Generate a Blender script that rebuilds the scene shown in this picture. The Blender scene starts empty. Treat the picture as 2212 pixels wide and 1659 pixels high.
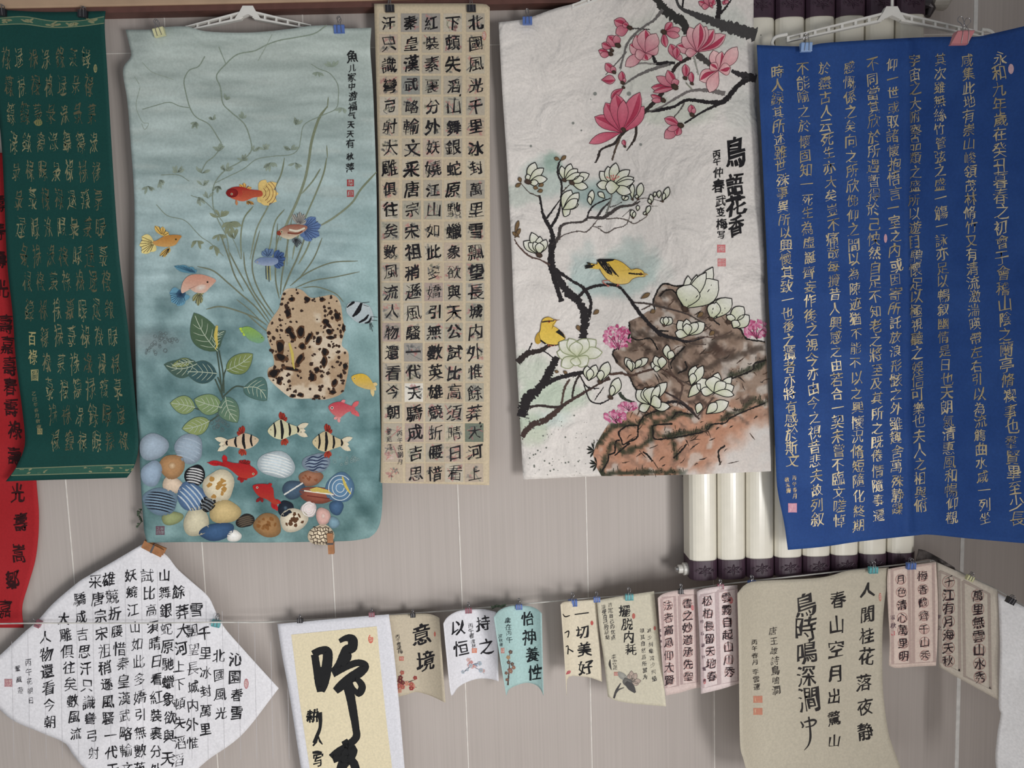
import bpy, bmesh, math, random
import numpy as np
from mathutils import Vector, Matrix
from mathutils.geometry import tessellate_polygon
random.seed(7)
S = bpy.context.scene
COL = S.collection
# ------------------------------------------------------------ camera, world, lights, exposure
FPX, W, H = 1600.0, 2212, 1659
CAM = Vector((0.0, -2.25, 1.6))
yaw, pit, rol = math.radians(1.3), math.radians(5.3), math.radians(1.8)
fh = Vector((math.sin(yaw), math.cos(yaw), 0)); rt = Vector((math.cos(yaw), -math.sin(yaw), 0)); zz = Vector((0, 0, 1))
FW = math.cos(pit)*fh - math.sin(pit)*zz
up0 = math.sin(pit)*fh + math.cos(pit)*zz
UP = math.cos(rol)*up0 + math.sin(rol)*rt
RT = math.cos(rol)*rt - math.sin(rol)*up0
cd = bpy.data.cameras.new('camera'); cam = bpy.data.objects.new('camera', cd); COL.objects.link(cam)
m = Matrix((RT, UP, -FW)).transposed().to_4x4(); m.translation = CAM; cam.matrix_world = m
cd.sensor_width = 36; cd.lens = 36*FPX/W; cd.clip_start = .02
S.camera = cam
S.view_settings.view_transform = 'Standard'; S.view_settings.look = 'None'; S.view_settings.gamma = 1
S.view_settings.use_curve_mapping = False; S.view_settings.exposure = -0.15
wd = bpy.data.worlds.new('world'); S.world = wd; wd.use_nodes = True
bg = wd.node_tree.nodes['Background']; bg.inputs[0].default_value = (.93, .96, 1, 1); bg.inputs[1].default_value = .32
def area(name, loc, target, sx, sy, power, color=(1, 1, 1), spread=180):
    l = bpy.data.lights.new(name, 'AREA'); l.shape = 'RECTANGLE'; l.size = sx; l.size_y = sy; l.energy = power; l.color = color
    l.spread = math.radians(spread)
    o = bpy.data.objects.new(name, l); COL.objects.link(o); o.location = loc
    o.rotation_euler = (Vector(target)-Vector(loc)).to_track_quat('-Z', 'Y').to_euler(); return o
area('window_daylight', (1.72, -3.3, .75), (0, -3.3, .75), 1.6, 1.1, 160, (1, .99, .98))
area('floor_bounce_fill', (-.2, -1.5, -.36), (-.1, 0, .9), 3.4, 1.2, 20, (1, .98, .97))  # added low fill lamp, imitates light bounced up off the floor

# ------------------------------------------------------------ helpers
def P(px, py, d):
    """points on the plane(s) y=-d seen at photo pixel px,py (numpy in, (n,3) out)"""
    px = np.asarray(px, float); py = np.asarray(py, float); d = np.asarray(d, float)
    dx = FW.x*FPX + RT.x*(px-W/2) - UP.x*(py-H/2)
    dy = FW.y*FPX + RT.y*(px-W/2) - UP.y*(py-H/2)
    dz = FW.z*FPX + RT.z*(px-W/2) - UP.z*(py-H/2)
    t = (-d - CAM.y)/dy
    return np.stack([CAM.x+dx*t, -d+0*t, CAM.z+dz*t], -1)
def P1(px, py, d): return Vector(P([px], [py], [d])[0])
def lin(c):
    c = np.asarray(c, float)/255
    return np.where(c <= .04045, c/12.92, ((np.clip(c, 0, 9)+.055)/1.055)**2.4)
def vnoise(x, y, seed=0):
    x = np.asarray(x, float); y = np.asarray(y, float)
    xi = np.floor(x).astype(np.int64); yi = np.floor(y).astype(np.int64); fx = x-xi; fy = y-yi
    fx = fx*fx*(3-2*fx); fy = fy*fy*(3-2*fy)
    def h(a, b):
        n = (a*374761393 + b*668265263 + seed*974711) & 0x7fffffff
        n = ((n ^ (n >> 13))*1274126177) & 0x7fffffff
        return ((n ^ (n >> 16)) & 0xffff)/65535.
    return (h(xi, yi)*(1-fx)+h(xi+1, yi)*fx)*(1-fy)+(h(xi, yi+1)*(1-fx)+h(xi+1, yi+1)*fx)*fy
def fbm(x, y, s, seed=0, o=4):
    r = 0; a = .5; t = 0; x = np.asarray(x, float)/s; y = np.asarray(y, float)/s
    for i in range(o):
        r = r+a*vnoise(x, y, seed+i); t += a; a *= .5; x = x*2.03; y = y*2.03
    return r/t
def sm(a, b, x):
    t = np.clip((np.asarray(x, float)-a)/(b-a), 0, 1); return t*t*(3-2*t)
def mix(a, b, t):
    t = np.asarray(t, float)[..., None]; return np.asarray(a, float)*(1-t)+np.asarray(b, float)*t

# ------------------------------------------------------------ materials
def newmat(name):
    mt = bpy.data.materials.new(name); mt.use_nodes = True; nt = mt.node_tree
    return mt, nt, nt.nodes['Principled BSDF']
def noisebump(nt, b, scale, strength, dist=.002, detail=4, kind='noise'):
    tc = nt.nodes.new('ShaderNodeTexCoord')
    if kind == 'vor':
        n = nt.nodes.new('ShaderNodeTexVoronoi'); n.feature = 'SMOOTH_F1'; out = n.outputs['Distance']
    else:
        n = nt.nodes.new('ShaderNodeTexNoise'); n.inputs['Detail'].default_value = detail; out = n.outputs['Fac']
        n.inputs['Distortion'].default_value = .6
    n.inputs['Scale'].default_value = scale
    nt.links.new(tc.outputs['Object'], n.inputs['Vector'])
    bp = nt.nodes.new('ShaderNodeBump'); bp.inputs['Strength'].default_value = strength; bp.inputs['Distance'].default_value = dist
    nt.links.new(out, bp.inputs['Height']); nt.links.new(bp.outputs['Normal'], b.inputs['Normal'])
def paint(name, rough=.75, bump=(9, .35, .012), metal=0, kind='noise'):
    mt, nt, b = newmat(name)
    a = nt.nodes.new('ShaderNodeAttribute'); a.attribute_name = 'Col'
    tc = nt.nodes.new('ShaderNodeTexCoord'); n = nt.nodes.new('ShaderNodeTexNoise'); n.inputs['Scale'].default_value = 160; n.inputs['Detail'].default_value = 5
    nt.links.new(tc.outputs['Object'], n.inputs['Vector'])
    r = nt.nodes.new('ShaderNodeMapRange'); r.inputs[1].default_value = .3; r.inputs[2].default_value = .7; r.inputs[3].default_value = .9; r.inputs[4].default_value = 1.06
    nt.links.new(n.outputs['Fac'], r.inputs[0])
    mx = nt.nodes.new('ShaderNodeVectorMath'); mx.operation = 'SCALE'
    nt.links.new(a.outputs['Color'], mx.inputs[0]); nt.links.new(r.outputs[0], mx.inputs['Scale'])
    nt.links.new(mx.outputs[0], b.inputs['Base Color'])
    b.inputs['Roughness'].default_value = rough; b.inputs['Metallic'].default_value = metal
    b.inputs['Specular IOR Level'].default_value = .25
    if bump: noisebump(nt, b, *bump, kind=kind)
    return mt
def solid(name, c, rough=.5, metal=0, bump=None, var=.12, scale=40, spec=.5):
    mt, nt, b = newmat(name)
    tc = nt.nodes.new('ShaderNodeTexCoord'); n = nt.nodes.new('ShaderNodeTexNoise'); n.inputs['Scale'].default_value = scale
    nt.links.new(tc.outputs['Object'], n.inputs['Vector'])
    r = nt.nodes.new('ShaderNodeValToRGB'); c = lin(c)
    r.color_ramp.elements[0].position = .3; r.color_ramp.elements[1].position = .7
    r.color_ramp.elements[0].color = (*(c*(1-var)), 1); r.color_ramp.elements[1].color = (*np.minimum(c*(1+var), 1), 1)
    nt.links.new(n.outputs['Fac'], r.inputs[0]); nt.links.new(r.outputs[0], b.inputs['Base Color'])
    b.inputs['Roughness'].default_value = rough; b.inputs['Metallic'].default_value = metal; b.inputs['Specular IOR Level'].default_value = spec
    if bump: noisebump(nt, b, *bump)
    return mt
PAINT = paint('painted_pigment', bump=None)
INK = paint('brush_ink', .6, None)
GOLD = paint('gold_ink', .45, None, .25)

# ------------------------------------------------------------ mesh objects
def tag(o, label=None, cat=None, group=None, kind=None):
    if label: o['label'] = label
    if cat: o['category'] = cat
    if group: o['group'] = group
    if kind: o['kind'] = kind
    return o
def mkobj(name, V, F, mat, parent=None, cols=None, smooth=False, loc=None, label=None):
    """V world coordinates; origin at parent's origin, at loc, or at the centroid"""
    V = np.asarray(V, float)
    if parent is not None: org = np.array(world_loc(parent))
    elif loc is not None: org = np.array(loc)
    else: org = np.array([V[:, 0].mean(), V[:, 1].mean(), V[:, 2].min()])
    me = bpy.data.meshes.new(name); me.from_pydata((V-org).tolist(), [], F); me.update()
    if cols is not None:
        at = me.color_attributes.new('Col', 'FLOAT_COLOR', 'POINT')
        c = np.ones((len(V), 4)); c[:, :3] = cols; at.data.foreach_set('color', c.ravel())
    if smooth: me.polygons.foreach_set('use_smooth', [True]*len(me.polygons))
    me.materials.append(mat)
    o = bpy.data.objects.new(name, me); COL.objects.link(o)
    if parent is not None: o.parent = parent
    else: o.location = org
    if label: o['label'] = label
    return o
def world_loc(o):
    v = Vector((0, 0, 0))
    while o: v += o.location; o = o.parent
    return v
def thing(name, loc, label, cat, group=None):
    o = bpy.data.objects.new(name, None); COL.objects.link(o); o.location = loc; o.empty_display_size = .03
    return tag(o, label, cat, group)
class MB:
    def __init__(s): s.v = []; s.f = []
    def add(s, v, f):
        n = len(s.v); s.v += [tuple(p) for p in v]; s.f += [tuple(i+n for i in q) for q in f]; return s
    def box(s, a, b, bev=0):
        x0, y0, z0 = a; x1, y1, z1 = b
        if bev == 0:
            return s.add([(x0,y0,z0),(x1,y0,z0),(x1,y1,z0),(x0,y1,z0),(x0,y0,z1),(x1,y0,z1),(x1,y1,z1),(x0,y1,z1)],
                [(0,3,2,1),(4,5,6,7),(0,1,5,4),(1,2,6,5),(2,3,7,6),(3,0,4,7)])
        bm = bmesh.new(); bmesh.ops.create_cube(bm, size=1)
        for v in bm.verts: v.co = Vector((x0+(v.co.x+.5)*(x1-x0), y0+(v.co.y+.5)*(y1-y0), z0+(v.co.z+.5)*(z1-z0)))
        bmesh.ops.bevel(bm, geom=bm.edges[:], offset=bev, segments=3, affect='EDGES', profile=.5)
        bm.verts.index_update(); s.add([v.co[:] for v in bm.verts], [[v.index for v in f.verts] for f in bm.faces]); bm.free(); return s
    def tube(s, pts, r, n=8, closed=False):
        pts = [Vector(p) for p in pts]; rs = r if isinstance(r, (list, tuple)) else [r]*len(pts)
        V = []; L = len(pts)
        for i, p in enumerate(pts):
            a = pts[(i-1) % L] if (closed or i) else p; b = pts[(i+1) % L] if (closed or i < L-1) else p
            t = (b-a).normalized(); u = t.cross(Vector((.13, .9, .4))).normalized(); w = t.cross(u)
            for k in range(n):
                q = 2*math.pi*k/n; V.append(p+rs[i]*(math.cos(q)*u+math.sin(q)*w))
        F = []
        for i in range(L if closed else L-1):
            j = (i+1) % L
            for k in range(n): F.append((i*n+k, i*n+(k+1) % n, j*n+(k+1) % n, j*n+k))
        if not closed: F += [tuple(range(n))[::-1], tuple(range((L-1)*n, L*n))]
        return s.add(V, F)
    def prism(s, poly, d0, d1):
        """polygon in photo pixels, front face at distance d1 from the wall, extruded straight back to d0"""
        a = P(*np.array(poly, float).T, np.full(len(poly), d1)); n = len(a); b = a.copy(); b[:, 1] = -d0
        tr = tessellate_polygon([[Vector((p[0], p[1], 0)) for p in poly]])
        F = [tuple(t) for t in tr]+[tuple(i+n for i in t[::-1]) for t in tr]
        F += [(i, (i+1) % n, n+(i+1) % n, n+i) for i in range(n)]
        return s.add([*a, *b], F)
    def ball(s, c, r, sc=(1, 1, 1)):
        bm = bmesh.new(); bmesh.ops.create_icosphere(bm, subdivisions=2, radius=r)
        bm.verts.index_update()
        s.add([(c[0]+v.co.x*sc[0], c[1]+v.co.y*sc[1], c[2]+v.co.z*sc[2]) for v in bm.verts], [[v.index for v in f.verts] for f in bm.faces]); bm.free(); return s
    def build(s, name, mat, parent=None, smooth=False, label=None, loc=None):
        return mkobj(name, s.v, s.f, mat, parent, smooth=smooth, label=label, loc=loc)
def spline(pts, n=None, closed=False):
    """Catmull-Rom through pts (any dimension)"""
    p = np.array(pts, float)
    if len(p) < 3 and not closed:
        n = n or 8; t = np.linspace(0, 1, n)[:, None]; return p[0]*(1-t)+p[-1]*t
    k = 6 if n is None else max(2, int(math.ceil(n/(len(p)-1))))
    q = np.vstack([p[-1], p, p[0], p[1]]) if closed else np.vstack([2*p[0]-p[1], p, 2*p[-1]-p[-2]])
    out = []
    for i in range(1, len(q)-2):
        t = np.linspace(0, 1, k, endpoint=False)[:, None]; a, b, c, d = q[i-1], q[i], q[i+1], q[i+2]
        out.append(.5*((2*b)+(-a+c)*t+(2*a-5*b+4*c-d)*t**2+(-a+3*b-3*c+d)*t**3))
    r = np.vstack(out)
    return r if closed else np.vstack([r, p[-1:]])
def resample(pts, t):
    p = np.array(pts, float); s = np.r_[0, np.cumsum(np.hypot(*np.diff(p, axis=0).T))]; s /= s[-1]
    return np.stack([np.interp(t, s, p[:, 0]), np.interp(t, s, p[:, 1])], -1)

class Sheet:
    """a hanging paper: four edge curves, a depth field and a pigment colour field"""
    def __init__(s, name, label, cat, top, right, bottom, left, depth, color, mat, cell=10, group=None, thick=.0007):
        s.depth = depth
        T, R, B, L = [spline(e) for e in (top, right, bottom, left)]
        n = int(max(np.hypot(*np.diff(T, axis=0).T).sum(), 40)/cell)+2; m = int(np.hypot(*np.diff(L, axis=0).T).sum()/cell)+2
        u = np.linspace(0, 1, n); v = np.linspace(0, 1, m)
        T, B, L, R = resample(T, u), resample(B, u), resample(L, v), resample(R, v)
        U, Vv = np.meshgrid(u, v); U = U[..., None]; Vv = Vv[..., None]
        g = (1-Vv)*T[None]+Vv*B[None]+(1-U)*L[:, None]+U*R[:, None]-((1-U)*(1-Vv)*T[0]+U*(1-Vv)*T[-1]+(1-U)*Vv*B[0]+U*Vv*B[-1])
        px, py = g[..., 0].ravel(), g[..., 1].ravel()
        V = P(px, py, depth(px, py)); F = []
        for j in range(m-1):
            for i in range(n-1):
                a = j*n+i; F.append((a, a+n, a+n+1, a+1))
        s.obj = mkobj(name, V, F, mat, cols=lin(np.broadcast_to(color(px, py), (len(px), 3))), smooth=True, loc=tuple(P1(*g[0, n//2], float(depth(*g[0, n//2])))))
        md = s.obj.modifiers.new('thickness', 'SOLIDIFY'); md.thickness = thick; md.offset = -1
        tag(s.obj, label, cat, group)
class Decal:
    """pigment or ink lying on a sheet, drawn in photo pixels, then laid on the sheet's surface"""
    def __init__(s): s.v = []; s.c = []; s.f = []; s.z = 0
    def lay(s): s.z += 1; return s
    def raw(s, pts, faces, cols, z=None):
        n = len(s.v); z = s.z if z is None else z
        for p in pts: s.v.append((p[0], p[1], z))
        cols = np.asarray(cols, float)
        if cols.ndim == 1: cols = np.tile(cols, (len(pts), 1))
        s.c += cols.tolist(); s.f += [tuple(i+n for i in f) for f in faces]; return s
    def poly(s, pts, col, smooth=False):
        if smooth: pts = spline(pts, closed=True)
        pts = [tuple(p) for p in pts]
        tr = tessellate_polygon([[Vector((p[0], p[1], 0)) for p in pts]])
        return s.raw(pts, tr, col)
    def ell(s, cx, cy, rx, ry, rot=0, col=(0, 0, 0), col2=None, n=18, wob=0):
        a = np.linspace(0, 2*np.pi, n, endpoint=False); r = 1+wob*np.array([random.uniform(-1, 1) for _ in a])
        x = np.cos(a)*rx*r; y = np.sin(a)*ry*r; q = math.radians(rot)
        pts = [(cx, cy)]+list(zip(cx+x*math.cos(q)-y*math.sin(q), cy+x*math.sin(q)+y*math.cos(q)))
        c = np.array([col2 if col2 is not None else col]+[col]*n, float)
        return s.raw(pts, [(0, i+1, (i+1) % n+1) for i in range(n)], c)
    def line(s, pts, w, col, rough=0, taper=0, smooth=True, col2=None):
        """pts list of (x,y) or (x,y,w)"""
        p = np.array([(*q[:2], q[2] if len(q) > 2 else w) for q in pts], float)
        if smooth and len(p) > 2: p = spline(p)
        elif len(p) == 2: t = np.linspace(0, 1, 5)[:, None]; p = p[0]*(1-t)+p[1]*t
        if rough and len(p) > 2:
            L = np.r_[0, np.cumsum(np.hypot(*np.diff(p[:, :2], axis=0).T))]; k = max(len(p), int(L[-1]/2.5)); q = np.linspace(0, L[-1], k)
            p = np.stack([np.interp(q, L, p[:, i]) for i in range(3)], -1)
        d = np.gradient(p[:, :2], axis=0); d /= np.maximum(np.hypot(d[:, 0], d[:, 1]), 1e-6)[:, None]
        nrm = np.stack([-d[:, 1], d[:, 0]], -1); ww = p[:, 2]/2
        if taper:
            t = np.linspace(0, 1, len(p)); ww = ww*np.minimum(1, np.minimum(t+.05, (1-t)+.05)*taper+.08)
        a = np.ones(len(p)); b = np.ones(len(p))
        if rough:
            a += rough*np.array([random.gauss(0, 1) for _ in a]); b += rough*np.array([random.gauss(0, 1) for _ in b])
        l = p[:, :2]+nrm*(ww*a)[:, None]; r = p[:, :2]-nrm*(ww*b)[:, None]; n = len(p)
        c = np.array(col, float) if col2 is None else mix(col, col2, np.r_[np.linspace(0, 1, n), np.linspace(0, 1, n)])
        return s.raw([*l, *r], [(i, i+1, n+i+1, n+i) for i in range(n-1)], c)
    def petal(s, b, t, w, cb, ct, bend=0, out=None, ow=1.2, n=9, peak=.6):
        b = np.array(b, float); t = np.array(t, float); d = t-b; L = np.hypot(*d); d = d/L; nn = np.array([-d[1], d[0]])
        k = np.linspace(0, 1, n); ax = b+np.outer(k*L, d)+np.outer(np.sin(k*np.pi)*bend*L, nn)
        e = math.log(.5)/math.log(peak); pr = np.sin(np.pi*k**e)**.8*w/2
        l = ax+nn*pr[:, None]; r = ax-nn*pr[:, None]; c = mix(cb, ct, np.r_[k, k, k])
        F = [(i, i+1, n+i+1, n+i) for i in range(n-1)]+[(n+i, n+i+1, 2*n+i+1, 2*n+i) for i in range(n-1)]
        cm = np.array(ct, float)*.5+np.array(cb, float)*.5
        c[n:2*n] = c[n:2*n]*.75+np.minimum(np.array(ct, float)*1.12, 255)*.25
        s.raw([*l, *ax, *r], F, c)
        if out is not None:
            z = s.z; s.z += .5; s.line([*l, *r[::-1]], ow, out, smooth=False); s.z = z
        return s
    def build(s, sheet, name, mat=None, cell=16, colorfn=None, label=None, parent=None, eps=.0006):
        bm = bmesh.new(); ly = bm.verts.layers.float_vector.new('c')
        vl = [bm.verts.new(p) for p in s.v]
        for v, c in zip(vl, s.c): v[ly] = c
        for f in s.f:
            try: bm.faces.new([vl[i] for i in f])
            except ValueError: pass
        if cell:
            a = np.array(s.v)
            for ax in (0, 1):
                lo, hi = a[:, ax].min(), a[:, ax].max(); k = math.ceil(lo/cell+.001)
                while k*cell < hi:
                    co = [0, 0, 0]; no = [0, 0, 0]; co[ax] = k*cell; no[ax] = 1
                    bmesh.ops.bisect_plane(bm, geom=bm.verts[:]+bm.edges[:]+bm.faces[:], plane_co=co, plane_no=no, dist=1e-5); k += 1
        bm.verts.index_update()
        A = np.array([v.co[:] for v in bm.verts]); C = np.array([v[ly][:] for v in bm.verts])
        F = [[v.index for v in f.verts] for f in bm.faces]; bm.free()
        if colorfn is not None: C = colorfn(A[:, 0], A[:, 1])
        V = P(A[:, 0], A[:, 1], sheet.depth(A[:, 0], A[:, 1])+eps+A[:, 2]*.00016)
        return mkobj(name, V, F, mat or PAINT, parent or sheet.obj, cols=lin(C), smooth=True, label=label)

# ------------------------------------------------------------ brush characters
_gc = {}; _tc = bpy.data.curves.new('glyph', 'FONT'); _to = bpy.data.objects.new('glyph', _tc); COL.objects.link(_to)
_tc.fill_mode = 'FRONT'; _tc.resolution_u = 2
def glyph(ch):
    if ch not in _gc:
        _tc.body = ch; _tc.update_tag(); bpy.context.view_layer.update()
        ev = _to.evaluated_get(bpy.context.evaluated_depsgraph_get()); me = ev.to_mesh()
        v = np.array([x.co[:2] for x in me.vertices]) if len(me.vertices) else np.zeros((0, 2)); f = [tuple(p.vertices) for p in me.polygons]
        ev.to_mesh_clear(); cnt = {}
        for q in f:
            for i in range(len(q)):
                e = (q[i], q[(i+1) % len(q)]); k = tuple(sorted(e)); cnt[k] = None if k in cnt else e
        n = np.zeros_like(v)
        for e in cnt.values():
            if e:
                t = v[e[1]]-v[e[0]]; t = t/max(np.hypot(*t), 1e-9); o = np.array([t[1], -t[0]]); n[e[0]] += o; n[e[1]] += o
        n /= np.maximum(np.hypot(n[:, 0], n[:, 1]), 1e-6)[:, None] if len(v) else 1
        _gc[ch] = (v-np.array([.5, .38]) if len(v) else v, f, n)
    return _gc[ch]
def put(dc, ch, cx, cy, w, h=None, col=(25, 24, 28), wt=None, rot=None, shear=.12, wob=.03, skew=0, brush=.03):
    if ch in ' ·': return
    h = h or w
    wt = random.choice((-.008, 0, .006, .012)) if wt is None else wt
    v, f, n = glyph(ch)
    if not len(v): return
    k = (vnoise(v[:, 0]*3.7+random.uniform(0, 90), v[:, 1]*3.7+random.uniform(0, 90), 5)-.5)*2*brush
    v = v+n*np.stack([wt+.010+k, wt-.005+k], -1)
    ph = [random.uniform(0, 6.28) for _ in range(4)]; x, y = v[:, 0], v[:, 1]
    X = x+wob*np.sin(7*y+ph[0])+wob*.7*np.sin(11*x+5*y+ph[1])+skew*y
    Y = y+wob*np.sin(6*x+ph[2])+wob*.7*np.sin(12*y+4*x+ph[3])+shear*x
    X = X+np.sin(31*x+23*y+ph[1])*.006; Y = Y+np.sin(29*y-17*x+ph[0])*.006
    q = math.radians(random.gauss(0, 2.5) if rot is None else rot); X, Y = X*w, Y*h
    dc.raw(np.stack([cx+X*math.cos(q)+Y*math.sin(q), cy-Y*math.cos(q)+X*math.sin(q)], -1), f, col)
def column(dc, text, pts, w, h=None, col=(25, 24, 28), jit=.06, shade=0, **k):
    t = np.linspace(0, 1, len(text)) if len(text) > 1 else np.array([0.])
    q = resample(spline(pts) if len(pts) > 2 else pts, t)
    for ch, (x, y) in zip(text, q):
        s = random.uniform(.92, 1.1); c = np.array(col, float)
        if shade: c = c+random.uniform(-shade, shade)
        put(dc, ch, x+random.gauss(0, jit)*w*.4, y+random.gauss(0, jit)*w*.3, w*s, (h or w)*s, np.clip(c, 0, 255), **k)
def seal(sheet, cx, cy, w, h, text, col=(178, 76, 74), ink=(226, 200, 194), oval=False, parent=None, rot=0):
    d = Decal()
    if oval: d.ell(cx, cy, w/2, h/2, rot, col, n=20, wob=.03)
    else:
        q = math.radians(rot); c, s_ = math.cos(q), math.sin(q)
        d.poly([(cx+a*w/2*c-b*h/2*s_, cy+a*w/2*s_+b*h/2*c) for a, b in ((-1, -1), (0, -.97), (1, -1), (.98, 0), (1, 1), (0, .97), (-1, 1), (-.97, .1))], col)
    d.lay(); n = len(text)
    if n == 1: put(d, text, cx, cy, w*.8, h*.8, ink, 0, 0, 0, .02)
    elif n == 2:
        for i, ch in enumerate(text): put(d, ch, cx, cy-h*.22+i*h*.44, w*.75, h*.42, ink, 0, 0, 0, .02)
    else:
        for i, ch in enumerate(text[:4]): put(d, ch, cx+(w*.22 if i < 2 else -w*.22), cy-h*.22+(i % 2)*h*.44, w*.42, h*.42, ink, 0, 0, 0, .02)
    d.build(sheet, 'seal', parent=parent)
def TZ(ox, oy, sc):
    def f(*pts):
        return [((ox+p[0]*sc, oy+p[1]*sc) + tuple(x*sc for x in p[2:3])) for p in pts]
    return f
# ------------------------------------------------------------ the setting
def wallmat():
    mt, nt, b = newmat('grey_wood_grain_panel')
    tc = nt.nodes.new('ShaderNodeTexCoord'); mp = nt.nodes.new('ShaderNodeMapping'); mp.inputs['Scale'].default_value = (170, 1, 1.3)
    nt.links.new(tc.outputs['Object'], mp.inputs['Vector'])
    n = nt.nodes.new('ShaderNodeTexNoise'); n.inputs['Scale'].default_value = 1; n.inputs['Detail'].default_value = 6; nt.links.new(mp.outputs[0], n.inputs['Vector'])
    n2 = nt.nodes.new('ShaderNodeTexNoise'); n2.inputs['Scale'].default_value = 2.5; nt.links.new(tc.outputs['Object'], n2.inputs['Vector'])
    ad = nt.nodes.new('ShaderNodeMath'); ad.operation = 'MULTIPLY_ADD'; ad.inputs[1].default_value = .35; nt.links.new(n2.outputs['Fac'], ad.inputs[0])
    ml = nt.nodes.new('ShaderNodeMath'); ml.operation = 'MULTIPLY'; ml.inputs[1].default_value = .65; nt.links.new(n.outputs['Fac'], ml.inputs[0]); nt.links.new(ml.outputs[0], ad.inputs[2])
    r = nt.nodes.new('ShaderNodeValToRGB'); r.color_ramp.elements[0].position = .32; r.color_ramp.elements[1].position = .68
    r.color_ramp.elements[0].color = (*lin((177, 168, 162)), 1); r.color_ramp.elements[1].color = (*lin((189, 180, 174)), 1)
    nt.links.new(ad.outputs[0], r.inputs[0]); nt.links.new(r.outputs[0], b.inputs['Base Color'])
    b.inputs['Roughness'].default_value = .42; b.inputs['Specular IOR Level'].default_value = .35
    bp = nt.nodes.new('ShaderNodeBump'); bp.inputs['Strength'].default_value = .08; bp.inputs['Distance'].default_value = .001
    nt.links.new(n.outputs['Fac'], bp.inputs['Height']); nt.links.new(bp.outputs['Normal'], b.inputs['Normal'])
    return mt
WM = wallmat(); SEAM = solid('pale_seam_filler', (226, 221, 214), .4); SEAMD = solid('shadowed_seam', (120, 112, 104), .6)
zt, zb = 2.95, -.35
# panels between the seams, each edge eased by a fine groove
sx = [P1(155, 1150, 0).x, P1(440, 1230, 0).x, P1(718, 1290, 0).x, P1(1003, 1450, 0).x, P1(1275, 1450, 0).x, P1(1545, 1400, 0).x]
pw = (sx[-1]-sx[0])/5; x0 = sum(x-i*pw for i, x in enumerate(sx))/6
xs = [x0+i*pw for i in range(-3, 9)]; zh = P1(1068, 97, 0).z
wl = MB(); g = .0016
for a, b in zip(xs, xs[1:]):
    for c, d in ((zb, zh-.001), (zh+.001, zt)):
        wl.box((a+g/2, 0, c), (b-g/2, .012, d))
wl.box((xs[0], .012, zb), (xs[-1], .03, zt))
w = wl.build('wall_back', WM, loc=(0, 0, zb)); w['kind'] = 'structure'
k = 1
def trim(mb, mat):
    global k
    o = mb.build('trim_%d' % k, mat); o['kind'] = 'structure'; k += 1; return o
for i, a in enumerate(xs[1:-1]):
    wide = abs(a-P1(2090, 1200, 0).x) < .06
    q = MB()
    if wide: q.box((a-.006, -.002, zb), (a+.006, .002, zt)); trim(q, solid('white_caulk', (226, 224, 220), .3))
    else: q.box((a-.0017, -.0009, zb), (a+.0013, .002, zt)); trim(q, SEAM)
trim(MB().box((xs[0], -.0008, zh-.001), (xs[-1], .002, zh+.0012)), SEAM)
rail_z = P1(560, 12, .05).z
rw = solid('beige_wood_rail', (176, 148, 122), .55, bump=(30, .2, .002), var=.08, scale=12)
rb = solid('dark_red_wood_lip', (96, 62, 54), .5)
xr = P1(1520, 20, 0).x
trim(MB().box((xs[0], -.05, rail_z+.008), (xr, 0, rail_z+.12), .004), rw)
trim(MB().box((xs[0], -.044, rail_z-.008), (xr, 0, rail_z+.0078)), rb)

fl = MB().box((xs[0], -5.2, -.46), (xs[-1], .03, -.42)).build('floor', solid('pale_floor_tile', (192, 188, 184), .4, scale=3), loc=(0, -2, -.46)); fl['kind'] = 'structure'
XW = 1.75; wr = MB(); y0w, y1w, z0w, z1w = -4.15, -2.45, .2, 1.5
wr.box((XW, -5.2, -.42), (XW+.12, 0, z0w)).box((XW, -5.2, z1w), (XW+.12, 0, zt)).box((XW, y1w, z0w), (XW+.12, 0, z1w)).box((XW, -5.2, z0w), (XW+.12, y0w, z1w))
wr = wr.build('wall_right', WM, loc=(XW, -2, -.42)); wr['kind'] = 'structure'
wf = MB()
for a, b in (((y0w, z0w), (y0w+.05, z1w)), ((y1w-.05, z0w), (y1w, z1w)), ((y0w+.05, z0w), (y1w-.05, z0w+.05)), ((y0w+.05, z1w-.05), (y1w-.05, z1w))): wf.box((XW+.03, *a), (XW+.09, *b))
wf = wf.build('window_1', solid('white_window_frame', (225, 225, 222), .4)); wf['kind'] = 'structure'

# ------------------------------------------------------------ radiator
CREAM = solid('glossy_cream_enamel', (236, 231, 216), .22, var=.02, spec=.55)
PLUM = solid('dark_plum_plastic', (66, 46, 60), .42, var=.15)
DGAP = solid('black_gap_body', (24, 20, 26), .7)
CHROME = solid('chrome_metal', (205, 205, 205), .25, 1, var=.05)
rd = .12
rx0 = P1(1491, 1150, rd).x; rx1 = P1(1984, 1150, rd).x; rp = (rx1-rx0)/8
zc0 = (P1(1520, 1216, rd).z+P1(1955, 1193, rd).z)/2; zbt = (P1(1520, 1257, rd).z+P1(1700, 1243, rd).z)/2
zc1 = P1(1850, 32, rd).z; ztp = zc1+.066
rad = thing('radiator', (rx0, -rd/2, zbt), 'cream column radiator with dark plum end caps on the wall behind the scrolls', 'radiator')
MB().box((rx0+.004, -rd+.03, zbt+.02), (rx1-.004, -.03, ztp-.02)).build('back_body', DGAP, rad, label='black body behind the gaps between the columns')  # one black block behind the columns, seen through their gaps
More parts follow.
